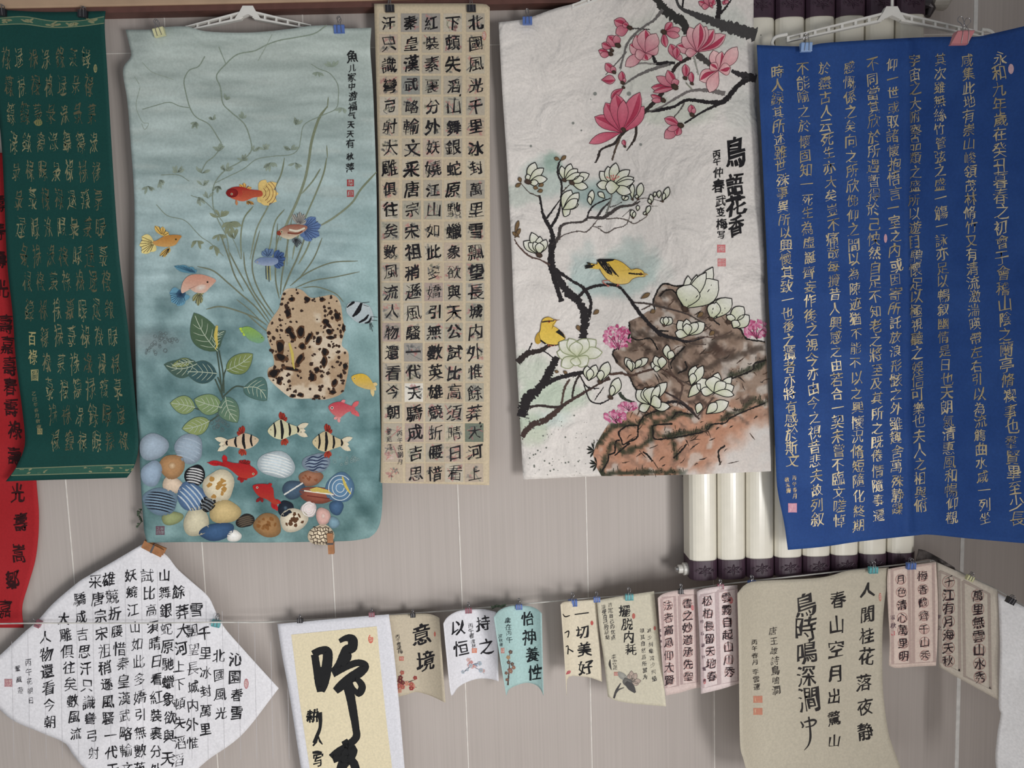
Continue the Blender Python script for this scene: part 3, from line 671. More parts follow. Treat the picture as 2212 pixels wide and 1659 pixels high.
curl = lambda x0, x1, a: (lambda x, y: a*(1-((x-(x0+x1)/2)/((x1-x0)/2))**2))
yi = Sheet('tan_card', 'small tan sheet with two large characters, partly behind the tall mounted calligraphy', 'calligraphy card',
    [(836, 1329), (900, 1326), (925, 1326), (940, 1330), (949, 1335)], [(949, 1335), (955, 1420), (962, 1518)], [(852, 1508), (880, 1500), (900, 1495), (930, 1503), (962, 1518)], [(836, 1329), (845, 1420), (852, 1508)],
    depth(.046, .001, fx=lambda x, y: .055*(np.maximum(x-890, 0)/72)**2-.001*sm(890, 840, x)), const((200, 188, 166), 3), CARD, 7)
d = Decal()
for ch, x, y, s_ in (('意', 430, 560, 44), ('境', 490, 910, 42)): put(d, ch, *NZ((x, y))[0], s_, s_*1.05, (30, 28, 32), .02, -4, .14)
column(d, '丙午春溪梅', NZ((115, 580), (150, 785)), 10, 9, **ink((60, 56, 56))); d.build(yi, 'characters', INK, 8)
seal(yi, *NZ((167, 877))[0], 10, 9, '印', (186, 104, 84)); seal(yi, *NZ((610, 552))[0], 4, 11, '·', (196, 110, 96), oval=True)
twig(yi, [NZ((100, 1290, 26), (170, 1220, 18), (250, 1190, 12), (340, 1160, 5)), NZ((150, 1240, 12), (150, 1130, 8), (190, 1040, 5)), NZ((200, 1200, 12), (300, 1240, 8), (370, 1260, 4))], 13, [(150, 60, 62), (176, 96, 88), (110, 52, 54), (200, 140, 122)], (84, 56, 52), 6.5)
clip(892, 1325, 11, 'black', 'black binder clip on the small tan sheet with two large characters', .056, 0, .8)

heng = Sheet('white_card', 'small curled white sheet with four large characters and a red seal', 'calligraphy card',
    [(958, 1347), (965, 1335), (980, 1324), (1000, 1318), (1040, 1316), (1055, 1318), (1071, 1322)], [(1071, 1322), (1075, 1400), (1077, 1472)], [(979, 1501), (990, 1485), (1010, 1473), (1035, 1466), (1060, 1467), (1077, 1472)], [(958, 1347), (963, 1400), (973, 1495), (979, 1501)],
    depth(.052, .001, fx=lambda x, y: .075*np.clip((1035-x)/78, 0, 1.1)**2+.025*(np.maximum(x-1035, 0)/38)**2), const((224, 223, 228), 3), CARD, 6)
d = Decal()
for ch, x, y, s_ in (('持', 1250, 410, 32), ('之', 1295, 715, 34), ('以', 920, 465, 34), ('恒', 960, 745, 34)): put(d, ch, *NZ((x, y))[0], s_, s_*1.05, (30, 28, 34), .018, -3, .16)
column(d, '丙午春', NZ((1085, 440), (1100, 575)), 11, **ink((60, 58, 62))); column(d, '淑秋', NZ((1115, 650), (1125, 705)), 10, **ink((60, 58, 62))); d.build(heng, 'characters', INK, 7)
seal(heng, *NZ((1135, 770))[0], 11, 10, '印', (206, 120, 90))
twig(heng, [NZ((980, 1070, 14), (1060, 1000, 10), (1130, 950, 8), (1220, 930, 4)), NZ((1060, 1000, 8), (1070, 930, 5), (1085, 870, 3)), NZ((1100, 980, 8), (1190, 1020, 6), (1270, 1080, 3))], 16, [(170, 182, 194), (196, 140, 140), (140, 156, 176), (206, 176, 176)], (90, 96, 108), 4.6)
clip(1012, 1314, 14, 'rose', 'dull pink binder clip on the small curled white sheet', .06, 0, 1)

shen = Sheet('pale_teal_card', 'small curled pale teal sheet with four large characters in one column', 'calligraphy card',
    [(1067, 1333), (1078, 1319), (1098, 1310), (1120, 1308), (1145, 1310), (1160, 1316), (1170, 1325)], [(1170, 1325), (1172, 1420), (1174, 1503)], [(1094, 1503), (1100, 1489), (1120, 1479), (1140, 1475), (1158, 1480), (1168, 1490), (1174, 1503)], [(1067, 1333), (1080, 1420), (1090, 1480), (1094, 1503)],
    depth(.058, .001, fx=lambda x, y: .065*np.clip(np.abs(x-1125-(y-1310)*.06)/55, 0, 1.2)**2), const((172, 202, 200), 3), CARD, 6)
d = Decal()
for ch, x, y, s_ in (('怡', 1845, 345, 28), ('神', 1865, 590, 31), ('養', 1905, 820, 30), ('性', 1940, 1060, 31)): put(d, ch, *NZ((x, y))[0], s_, s_*1.15, (26, 34, 38), .018, 2, .08)
column(d, '歲在丙午', NZ((1580, 370), (1600, 625)), 14, 13, **ink((40, 50, 54))); column(d, '淑秋書', NZ((1480, 580), (1492, 690)), 9, 9, **ink((60, 70, 74))); d.build(shen, 'characters', INK, 6)
seal(shen, *NZ((1510, 770))[0], 8, 12, '印', (190, 140, 130))
twig(shen, [NZ((1580, 1230, 22), (1590, 1100, 18), (1600, 980, 14), (1590, 860, 8), (1620, 800, 4)), NZ((1595, 1060, 10), (1640, 1010, 8), (1655, 930, 4))], 9, [(126, 92, 84), (100, 84, 82), (150, 112, 100), (170, 140, 110)], (88, 72, 66), 5, 6)
clip(1121, 1306, 14, 'blue', 'blue binder clip on the small pale teal sheet', .064, 0, 1)

hao = Sheet('folded_cream_card', 'narrow cream sheet with four large characters, its left side curled round', 'calligraphy card',
    [(1211, 1306), (1216, 1301), (1226, 1299), (1260, 1297), (1289, 1294)], [(1289, 1294), (1294, 1380), (1301, 1473)], [(1224, 1502), (1227, 1464), (1250, 1461), (1275, 1464), (1301, 1473)], [(1211, 1306), (1218, 1400), (1224, 1502)],
    depth(.06, .001, fx=lambda x, y: cordx(x)-.06+.045*np.clip((1250-x)/36, 0, 1.1)**2), const((220, 210, 188), 3), CARD, 6)
d = Decal()
for ch, x, y, s_ in (('一', 800, 320, 34), ('切', 805, 460, 30), ('美', 820, 600, 32), ('好', 830, 745, 34)): put(d, ch, *QZ((x, y))[0], s_, s_, (28, 27, 30), .02, -2, .06)
for q in (((648, 318, 6), (668, 340, 10), (705, 330, 7)), ((662, 470, 8), (695, 455, 10), (690, 500, 8), (683, 500, 6)), ((672, 580, 8), (690, 575, 8), (688, 640, 10)), ((690, 595, 8), (732, 620, 12))): d.line(QZ(*q), 1, (28, 27, 30))
d.build(hao, 'characters', INK, 7); seal(hao, *QZ((880, 390))[0], 6, 10, '·', (190, 90, 84), oval=True); 
d = Decal(); d.petal(QZ((672, 800))[0], QZ((712, 770))[0], 7, (170, 70, 80), (196, 120, 120)); d.build(hao, 'painted_petal', cell=7)
clip(1237, 1296, 19, 'blue', 'blue binder clip on the narrow folded cream sheet', .068, 0, .9)

lotus = Sheet('lotus_card', 'cream sheet with a grey ink lotus at the foot and three groups of characters', 'calligraphy card',
    [(1289, 1297), (1340, 1288), (1413, 1277)], [(1413, 1277), (1420, 1350), (1431, 1450), (1439, 1526)], [(1313, 1505), (1330, 1513), (1370, 1520), (1439, 1526)], [(1289, 1297), (1295, 1360), (1305, 1430), (1313, 1505)],
    depth(.012, .002, fx=lambda x, y: cordx(x)+.012*sm(1420, 1526, y)), const((214, 207, 186), 3), CARD, 7)
d = Decal()
for ch, x, y in (('擺', 1140, 295), ('脱', 1162, 400), ('内', 1172, 500), ('耗', 1190, 600)): put(d, ch, *QZ((x, y))[0], 25, 27, (32, 31, 34), .012, 3, .08)
for t, a, b in (('肯定自己的优点', (1025, 245), (1050, 505)), ('接受自己的缺點', (972, 262), (1003, 505)), ('减少纠缘减少纠结', (1335, 450), (1378, 835)), ('順其自然爲所當为', (1280, 450), (1305, 820)), ('李雲蓮', (1055, 660), (1065, 745))): column(d, t, QZ(a, b), 10, 11, **ink((58, 56, 58)))
d.line(QZ((1025, 680, 4), (1022, 720, 18), (1035, 765, 4)), 1, (70, 68, 66)); d.build(lotus, 'characters', INK, 9)
d = Decal(); g1 = (120, 118, 112)
for t_, w_ in (((1195, 770), 40), ((1235, 790), 44), ((1270, 850), 40), ((1250, 880), 34), ((1170, 800), 40), ((1215, 830), 40)):
    d.petal(QZ((1195, 860))[0], QZ(t_)[0], w_*.27, (206, 192, 176), (176, 156, 146), out=(110, 104, 100), ow=.7)
d.lay(); d.ell(*QZ((1125, 815))[0], 13, 7, 40, (150, 148, 142), (170, 168, 160), wob=.1); d.lay(); d.ell(*QZ((1165, 865))[0], 12, 9, 50, (96, 94, 92), (140, 138, 132), wob=.1); d.lay()
d.line(QZ((1150, 860, 30), (1190, 900, 55), (1225, 945, 16)), 1, (84, 82, 82)); d.line(QZ((1055, 990, 14), (1075, 930, 16), (1110, 870, 6)), 1, (76, 74, 76)); d.line(QZ((1060, 965, 8), (1090, 925, 10), (1135, 905, 5)), 1, (90, 88, 88))
d.build(lotus, 'painted_lotus', cell=9); seal(lotus, *QZ((1072, 795))[0], 9, 8, '印', (196, 130, 116)); seal(lotus, *QZ((1212, 335))[0], 7, 12, '·', (190, 110, 100), oval=True); seal(lotus, *QZ((1380, 432))[0], 5, 9, '·', (196, 110, 100), oval=True)
clip(1289, 1290, 14, 'blue', 'small blue binder clip where the folded cream sheet meets the lotus sheet', .092, 0, .9)
clip(1359, 1284, 17, 'teal', 'teal binder clip on top of the lotus sheet', .112, 0, .9)

def couplet(name, label, T, R, B, L, dep, c, cols, lines, circ=(176, 130, 124), sl=(), frames=(), clipargs=None, csize=21, ring=10):
    s = Sheet(name, label, 'calligraphy card', T, R, B, L, dep, const(c, 4, 40), CARD, 8, 'pink bordered couplet sheets')
    d = Decal(); bc = np.array(c)*np.array((.86, .83, .84))
    for f in frames:
        f = [tuple(q) for q in f]; d.line(f+[f[0]], 6, bc, smooth=False)
    for t, pts in cols:
        q = resample(pts, np.linspace(0, 1, len(t)))
        for x, y in q:
            a = np.linspace(0, 6.283, 15); d.line([(x+ring*math.cos(e), y+ring*math.sin(e)) for e in a], 1.1, circ, smooth=False)
            d.ell(x, y+2, ring*.7, ring*.7, 0, np.array(c)*np.array((.93, .82, .82)), c, n=10)
    d.build(s, 'printed_border', cell=10)
    d = Decal(); d.z = 2
    for t, pts in cols: column(d, t, pts, csize, csize*1.05, col=(46, 32, 38), jit=.05)
    for t, pts, w_ in lines: column(d, t, pts, w_, col=(96, 74, 84))
    d.build(s, 'characters', INK, 9)
    for x, y, w_, h_, ov in sl: seal(s, x, y, w_, h_, '印', (196, 96, 100), (226, 190, 186), ov)
    return s
couplet('pink_couplet_sheet', 'pink bordered couplet sheet with a black clip, beside the lotus sheet',
    [(1421, 1292), (1432, 1283), (1460, 1276), (1514, 1271)], [(1514, 1271), (1518, 1380), (1524, 1484)], [(1438, 1503), (1470, 1496), (1500, 1487), (1524, 1484)], [(1421, 1292), (1428, 1400), (1438, 1503)],
    depth(.004, .001, fx=lambda x, y: cordx(x)+.03*(np.maximum(1475-x, 0)/50)**2-.012*sm(1480, 1520, x)), (216, 196, 190),
    [('書之妙道承先聖', QZ((1640, 235), (1648, 815))), ('法者高風仰大賢', QZ((1485, 250), (1497, 845)))], [('孟春書之', QZ((1420, 450), (1430, 580)), 6)], sl=[(1496, 1313, 6, 11, True)],
    frames=[QZ((1435, 195), (1540, 180), (1565, 890), (1470, 910)), QZ((1575, 175), (1700, 165), (1715, 860), (1595, 880))])
clip(1471, 1273, 12, 'black', 'black binder clip on the pink bordered sheet beside the lotus sheet', .148, 0, 1)
couplet('pink_couplet_sheet', 'pale pink couplet sheet with a pink clip, left of the tall tan poem sheet',
    [(1505, 1278), (1518, 1272), (1550, 1267), (1593, 1264)], [(1593, 1264), (1598, 1370), (1603, 1474)], [(1514, 1499), (1560, 1488), (1603, 1474)], [(1505, 1278), (1511, 1380), (1514, 1499)],
    depth(.012, .001, fx=lambda x, y: cordx(x)+.012*np.sin((x-1505)/88*3.1)), (226, 210, 208),
    [('雲霧自起山川秀', QZ((1950, 185), (1975, 780))), ('松柏長留天地春', QZ((1800, 215), (1835, 815)))], [('柏石淑秋雲書', QZ((1755, 380), (1778, 850)), 8)], sl=[(1579, 1297, 9, 14, True), (1522, 1472, 6, 12, True)],
    frames=[QZ((1745, 175), (1870, 145), (1890, 880), (1765, 910)), QZ((1880, 140), (2030, 120), (2050, 850), (1900, 878))])
clip(1556, 1262, 13, 'rose', 'dull pink binder clip on the pale pink bordered sheet beside the tall tan scroll', .168, 0, .8)

birdsong = Sheet('tan_poem_scroll', 'tall tan poem sheet with three columns of large running script, bottom right', 'scroll',
    [(1593, 1282), (1610, 1263), (1640, 1255), (1770, 1248), (1830, 1233), (1880, 1229), (1920, 1226)], [(1920, 1226), (1908, 1330), (1906, 1430), (1908, 1500), (1918, 1576), (1928, 1611), (1946, 1659), (1958, 1700)],
    [(1622, 1700), (1780, 1700), (1958, 1700)], [(1593, 1282), (1596, 1400), (1597, 1489), (1599, 1608), (1606, 1640), (1622, 1700)],
    depth(.002, .003, 140, 6, fx=lambda x, y: cordx(x)+.010*np.exp(-((x-1776)/26)**2)+.06*(np.maximum(1660-x, 0)/66)**2), const((192, 184, 166), 4), PAPER)
d = Decal()
for t, a, b, s_ in (('人', (1245, 385), (1245, 385), 34), ('閒桂花', (1240, 535), (1235, 795), 33), ('落夜静', (1225, 960), (1232, 1260), 35), ('春山空月', (1058, 445), (1045, 905), 37), ('出驚山', (1035, 1045), (1040, 1320), 28), ('鳥時鳴深澗', (855, 480), (880, 1060), 46)):
    column(d, t, RZ(a, b) if len(t) > 1 else RZ(a), s_, s_*1.12, col=(38, 34, 34), wt=.012, shear=.14)
column(d, '唐王維詩鳥鳴澗', RZ((660, 640), (680, 1005)), 18, 19, **ink((56, 50, 46))); column(d, '丙午春月', RZ((545, 710), (548, 830)), 14, 13, **ink((60, 54, 50))); column(d, '李雲蓮', RZ((550, 890), (558, 985)), 14, **ink((60, 54, 50)))
for q in (((830, 1200, 8), (845, 1225, 12), (838, 1240, 6)), ((850, 1205, 8), (905, 1190, 14), (925, 1200, 12), (905, 1225, 8), (860, 1235, 6)), ((880, 1170, 10), (888, 1240, 12), (890, 1300, 14), (878, 1345, 9), (852, 1378, 3))): d.line(RZ(*q), 1, (38, 34, 34))
d.build(birdsong, 'characters', INK, 14)
for y, t in ((1062, '山'), (1137, '印')): seal(birdsong, *RZ((565, y))[0], 20, 15, t, (196, 134, 112), (206, 180, 150))
seal(birdsong, *RZ((1322, 430))[0], 6, 18, '印', (196, 130, 110), oval=True)
clip(1624, 1255, 16, 'blue', 'blue binder clip on the top left of the tall tan poem sheet', .155, 0, .8)
clip(1886, 1225, 18, 'teal', 'teal binder clip on the top right of the tall tan poem sheet', .165, 0, .8)

couplet('pink_couplet_sheet', 'pink bordered couplet sheet with a blue clip, right of the tall tan poem sheet',
    [(1918, 1229), (1960, 1222), (2022, 1214)], [(2022, 1214), (2026, 1300), (2025, 1380), (2022, 1438)], [(1920, 1437), (1935, 1443), (1975, 1440), (2022, 1438)], [(1918, 1229), (1916, 1260), (1919, 1330), (1922, 1380), (1920, 1437)],
    depth(.008, .001, fx=lambda x, y: cordx(x)+.004*np.sin((x-1918)/16)), (222, 202, 190),
    [('梅香酸齊千山秀', RZ((1585, 300), (1600, 790))), ('月色清心萬里明', RZ((1450, 320), (1468, 795)))], [('淑秋', RZ((1398, 555), (1402, 605)), 12)], sl=[(1929, 1368, 8, 9, False)],
    frames=[RZ((1395, 260), (1500, 245), (1510, 840), (1400, 845)), RZ((1525, 240), (1650, 225), (1660, 830), (1530, 838))], csize=21, ring=11)
clip(1968, 1216, 18, 'blue', 'blue binder clip on the pink bordered sheet right of the tall tan scroll', .17, 0, .6)
couplet('pink_couplet_sheet', 'greyish couplet sheet hanging at an angle beside the blank white paper',
    [(2023, 1214), (2070, 1235), (2154, 1274)], [(2154, 1274), (2157, 1380), (2155, 1450), (2158, 1513)], [(2028, 1440), (2080, 1470), (2158, 1513)], [(2023, 1214), (2024, 1300), (2028, 1440)],
    depth(.006, .001, fx=lambda x, y: cordx(x)), (204, 194, 180),
    [('萬里無雲山水秀', RZ((1925, 420), (1940, 925))), ('千江有月海天秋', RZ((1745, 335), (1745, 825)))], [('敬之', RZ((1685, 550), (1690, 620)), 10)],
    frames=[RZ((1690, 270), (1810, 320), (1815, 890), (1695, 830)), RZ((1835, 330), (1995, 410), (2005, 1000), (1845, 920))], csize=25, ring=13)
clip(2097, 1244, 14, 'yellow', 'olive yellow binder clip on the angled greyish couplet sheet at the right', .24, 25, .6)
blank = Sheet('blank_white_paper', 'blank white paper hanging at the bottom right corner of the picture', 'paper', [(2156, 1282), (2245, 1328)], [(2245, 1328), (2245, 1700)], [(2158, 1700), (2245, 1700)],
    [(2156, 1282), (2160, 1400), (2157, 1520), (2162, 1540), (2155, 1580), (2150, 1640), (2158, 1700)], depth(.012, .003, 60, fx=lambda x, y: cordx(x)), const((240, 239, 240), 2), SOFT, 9)
clip(2186, 1292, 16, 'black', 'black binder clip on the blank white paper at the right edge', .33, 28, .4)

# cord
cp = [(-70, 1349), (80, 1346), (300, 1346), (470, 1344), (600, 1343), (848, 1328), (1010, 1316), (1215, 1297), (1421, 1281), (1600, 1258), (1900, 1225), (1990, 1214), (2010, 1212), (2022, 1213), (2090, 1243), (2153, 1274), (2245, 1328)]
tag(MB().tube([P1(x, y, cordd(x)+(.030 if 40 < x < 490 else -.012)) for x, y in spline(cp)], .0022, 8).build('cord', solid('white_cord', (206, 204, 198), .5), smooth=True), 'thin white cord strung across the wall, carrying the small sheets', 'cord')
rib = Sheet('grey_ribbon', 'crumpled grey plastic strip tied at the lower right end of the radiator', 'ribbon', [(1984, 1186), (2000, 1190), (2030, 1206), (2062, 1226)], [(2062, 1226), (2064, 1232)], [(1978, 1212), (2010, 1208), (2035, 1220), (2064, 1232)], [(1984, 1186), (1981, 1200), (1978, 1212)],
    lambda x, y: .135+(fbm(x, y, 16, 3, 2)-.5)*.03+.06*sm(2000, 2064, x), const((92, 86, 84), 26, 8), PAPER, 4)
peg(715, 1173, 46, 12, 0, .075, 'wooden clothes peg hanging on the bottom edge of the fish painting')
# ------------------------------------------------------------ fish painting
def fishcol(x, y):
    t = sm(80, 620, y); c = mix((176, 188, 182), (160, 184, 186), t)
    c = mix(c, (128, 158, 160), sm(560, 760, y)); c = mix(c, (104, 138, 140), sm(760, 960, y)); c = mix(c, (112, 144, 144), sm(1020, 1150, y))
    st = fbm(x*.22, y*1.6, 26, 11, 4)-.5; cl = fbm(x, y, 44, 21, 4)-.5
    c = c+(st*64*(1-sm(620, 760, y)*.5))[..., None]+(cl*105*sm(380, 640, y))[..., None]
    c = mix(c, (188, 198, 192), sm(.55, .7, fbm(x*.15, y*1.4, 22, 31))*.45*(1-sm(300, 600, y)))
    c = mix(c, (158, 190, 188), sm(690, 830, x)*.55*sm(300, 640, y)*(1-sm(780, 960, y)))
    return mix(c, (110, 116, 118), np.exp(-(((x-330)/55)**2+((y-738)/26)**2))*.55)
FP = Sheet('fish_painting', 'tall teal aquarium painting with fish, porous rock and pebbles', 'painting',
    [(271, 64), (324, 64), (351, 59), (402, 57), (449, 68), (544, 70), (628, 62), (669, 56), (719, 55), (743, 61), (802, 60)],
    [(802, 60), (800, 110), (806, 200), (813, 400), (815, 560), (817, 700), (820, 850), (824, 1000), (826, 1070), (823, 1120), (813, 1148), (797, 1162)],
    [(318, 1172), (420, 1171), (560, 1172), (700, 1170), (760, 1168), (797, 1162)],
    [(271, 64), (280, 100), (283, 122), (268, 142), (266, 165), (275, 220), (283, 320), (290, 430), (290, 560), (290, 650), (293, 780), (296, 880), (300, 960), (305, 1060), (310, 1130), (312, 1150), (318, 1172)],
    depth(.06, .004, 150, 2, fx=lambda x, y: -.02*sm(330, 275, x+np.maximum(0, y-200)*.2)*sm(150, 60, y)+.008*np.sin(y/34.)*sm(300, 60, y)*sm(330, 420, x)+.016*sm(1040, 1170, y)), fishcol, PAPER, 8)
hanger('white slotted clothes hanger holding the fish painting', (535, 22), (400, 55), (672, 52), .040, .05, drop=28)
clip(342, 62, 21, 'yellow', 'pale yellow binder clip on the top left of the fish painting', .068, -12, .9)
clip(733, 56, 21, 'blue', 'blue binder clip on the top right of the fish painting', .068, 0, .9)
HZ = TZ(240, 0, .3375); GZ = TZ(260, 560, .38585); hs, gs = .3375, .38585
d = Decal(); vg = (136, 149, 134); lg = (154, 166, 152); ol = (122, 130, 104)
for w_, pts in ((6, [(690, 300), (710, 350), (735, 410)]), (9, [(1380, 160), (1300, 215), (1180, 240), (1080, 258), (1000, 285), (920, 325), (810, 348), (735, 410), (675, 485), (700, 560), (715, 660), (765, 715), (850, 790), (885, 870), (900, 940), (885, 985), (820, 1040), (730, 1090), (670, 1160), (650, 1230), (655, 1330), (690, 1420), (740, 1520), (760, 1659)]),
 (8, [(600, 360), (560, 425), (500, 450), (467, 515), (480, 600), (505, 690), (545, 750), (625, 795), (680, 875), (705, 930), (660, 1000), (610, 1040), (575, 1105)]), (6, [(200, 700), (270, 680), (370, 655), (440, 680), (505, 690)]), (4, [(200, 400), (260, 460), (340, 490), (400, 510)]), (4, [(150, 490), (180, 540)]),
 (4, [(185, 560), (160, 680), (200, 780), (240, 790), (215, 830), (195, 790)]), (6, [(1280, 410), (1330, 440), (1400, 470), (1450, 540), (1455, 620), (1440, 695), (1360, 735), (1240, 795), (1215, 880), (1200, 950), (1150, 990), (1040, 1000), (930, 1020), (850, 1080), (750, 1130), (670, 1170)]),
 (6, [(290, 1310), (360, 1380), (470, 1410), (540, 1480), (580, 1520), (640, 1560), (720, 1640)]), (6, [(320, 1120), (430, 1120), (500, 1160)]), (6, [(510, 1250), (600, 1290), (700, 1400), (790, 1550), (830, 1659)]), (5, [(940, 390), (990, 300), (1030, 220)])):
    d.line(HZ(*pts), w_*hs*.8, vg if w_ > 5 else lg, rough=.12)
for x, y, s_, up in ((1415, 430, 60, -1), (1320, 460, 50, 1), (1480, 690, 50, 1), (1180, 800, 55, -1), (650, 770, 45, -1), (545, 780, 50, 1), (735, 640, 40, -1), (840, 760, 50, -1), (690, 970, 55, -1), (910, 970, 50, -1), (980, 960, 55, -1), (1150, 960, 60, -1), (1020, 1040, 60, 1), (1180, 1040, 55, 1), (850, 1030, 45, -1), (730, 1095, 60, -1), (425, 1105, 55, -1), (580, 1110, 55, -1), (310, 1150, 55, 1), (235, 1190, 55, 1), (590, 1190, 55, -1), (680, 1190, 45, 1), (560, 1260, 60, 1), (620, 1270, 55, -1), (760, 1420, 80, 1), (700, 1390, 70, -1), (550, 1540, 60, 1), (660, 1570, 70, 1), (790, 1530, 70, -1), (690, 1500, 60, 1)):
    c_ = np.array(ol) if y > 1300 else np.array(vg)-random.uniform(0, 14)
    for k_ in range(random.randint(4, 7)):
        a = math.pi/2*up+random.uniform(-1.3, 1.3); l = s_*random.uniform(.6, 1.1)
        d.petal(HZ((x, y))[0], HZ((x+l*math.cos(a), y+l*math.sin(a)))[0], s_*.1, c_, c_+22, bend=random.uniform(-.12, .12), n=6)
for w_, pts in ((16, [(1385, 680), (1330, 760), (1285, 900), (1265, 1030), (1240, 1150), (1190, 1290), (1130, 1420), (1080, 1540)]), (10, [(1380, 1010), (1360, 1110), (1310, 1240), (1240, 1400), (1180, 1560), (1160, 1659)]), (12, [(1700, 1100), (1600, 1210), (1540, 1300), (1430, 1390), (1330, 1450)]), (9, [(1340, 1080), (1290, 1160), (1220, 1240)]),
 (9, [(1110, 1010), (1090, 1110), (1050, 1200), (1000, 1330), (930, 1470), (890, 1659)]), (9, [(910, 1320), (850, 1400), (830, 1520), (835, 1659)]), (8, [(1110, 1340), (1050, 1420), (1020, 1560), (1000, 1659)]), (7, [(1380, 930), (1385, 1010)]), (7, [(1390, 620), (1385, 690)]), (10, [(1290, 1500), (1250, 1600), (1200, 1690)]), (8, [(1130, 1500), (1125, 1700)]), (7, [(1080, 1500), (1050, 1600), (1000, 1750)])):
    d.line(HZ(*pts), w_*hs, ol, taper=6, col2=(140, 148, 126))
for w_, pts in ((8, [(430, 40), (520, 65), (600, 130), (680, 200), (760, 270), (830, 360)]), (8, [(600, -60), (650, 40), (700, 130), (760, 230), (840, 350)]), (8, [(690, -40), (700, 60), (740, 170), (800, 260), (850, 330)]), (8, [(780, -160), (740, 0), (750, 110), (800, 220), (860, 310)]), (8, [(560, -140), (610, 0), (640, 90), (690, 180)]), (8, [(480, 280), (560, 265), (660, 290), (760, 330), (820, 370)]), (5, [(650, 225), (720, 280), (790, 350)]),
 (8, [(880, -200), (870, 0), (870, 120), (890, 220)]), (8, [(960, -230), (930, -50), (905, 90), (895, 200)]), (9, [(1060, -200), (1000, -30), (950, 80), (910, 180)]), (7, [(1330, 10), (1180, 20), (1040, 80), (950, 150)]), (6, [(1340, 70), (1200, 100), (1080, 120), (980, 160)]), (6, [(1250, 240), (1200, 190), (1100, 155), (1020, 160)]), (7, [(1130, -120), (1080, 0), (1000, 110)]), (7, [(700, 300), (780, 370), (830, 410)])):
    d.line(GZ(*pts), w_*gs, (122, 128, 108), taper=6, col2=(116, 122, 100))
d.build(FP, 'painted_water_weed', cell=20)
# porous rock
rock = [(935, 165), (1010, 170), (1065, 215), (1120, 210), (1190, 200), (1230, 240), (1245, 330), (1255, 400), (1240, 480), (1275, 520), (1278, 600), (1265, 680), (1240, 750), (1150, 785), (1080, 780), (980, 780), (930, 760), (850, 690), (825, 650), (830, 610), (860, 590), (850, 520), (830, 460), (820, 390), (850, 330), (890, 270), (905, 200)]
d = Decal(); d.z = 2; d.poly(GZ(*rock), (190, 165, 135), True)
rk = d.build(FP, 'painted_porous_rock', cell=5, colorfn=lambda x, y: mix(mix((196, 172, 142), (166, 138, 110), fbm(x, y, 40, 8)*sm(700, 860, y)+.3*fbm(x, y, 14, 9)), (222, 208, 186), sm(.52, .66, fbm(x, y, 34, 77))*.8), label='tan rock riddled with dark holes')
def inside(x, y, pl):
    c = False; j = len(pl)-1
    for i in range(len(pl)):
        if (pl[i][1] > y) != (pl[j][1] > y) and x < (pl[j][0]-pl[i][0])*(y-pl[i][1])/(pl[j][1]-pl[i][1])+pl[i][0]: c = not c
        j = i
    return c
d = Decal(); d.z = 4
hol = [(1010, 405, 22, 32, 10), (945, 400, 20, 22, 0), (965, 430, 16, 26, -30), (1055, 440, 14, 34, 30), (1110, 455, 16, 24, 10), (940, 305, 16, 28, 0), (1020, 490, 18, 20, 0), (895, 490, 22, 40, 0), (900, 550, 34, 22, 20), (1005, 560, 14, 40, 30), (960, 615, 50, 10, 10), (1075, 660, 18, 26, 0), (1140, 575, 16, 30, 0), (1145, 520, 18, 22, 0), (860, 640, 32, 22, -30), (890, 680, 14, 24, 0), (1150, 350, 20, 16, 20), (1165, 370, 20, 10, 40), (1215, 320, 16, 26, -20), (1250, 385, 10, 20, 0), (1260, 600, 14, 18, 0), (1180, 440, 24, 10, 0), (1170, 405, 18, 14, 30), (1045, 225, 18, 14, 30), (960, 225, 16, 12, 0), (1130, 225, 16, 12, 0), (1010, 760, 18, 12, 0), (965, 765, 16, 10, 0), (1100, 770, 16, 10, 0), (1190, 745, 20, 12, 0), (1200, 690, 14, 22, 20), (1235, 655, 10, 16, 0), (1100, 620, 16, 16, 0)]
for x, y, a, b, r in hol:
    q = GZ((x, y))[0]; d.ell(*q, a*gs*1.15, b*gs*1.15, r, (96, 66, 44), (60, 42, 34), n=12, wob=.22); d.lay(); d.ell(q[0]-.5, q[1]-.5, a*gs*.8, b*gs*.8, r, (28, 22, 22), n=11, wob=.25); d.z -= 1
n = 0
while n < 190:
    x, y = random.uniform(825, 1275), random.uniform(170, 782)
    if not inside(x, y, rock): continue
    if random.random() > .35+.65*(abs(x-1040)/220): continue
    r = random.uniform(4, 12); q = GZ((x, y))[0]; d.ell(*q, r*gs, r*gs*random.uniform(.6, 1.3), random.uniform(0, 180), (72, 50, 38), (36, 28, 26), n=8, wob=.3); n += 1
d.build(FP, 'painted_rock_holes', cell=0, parent=rk)
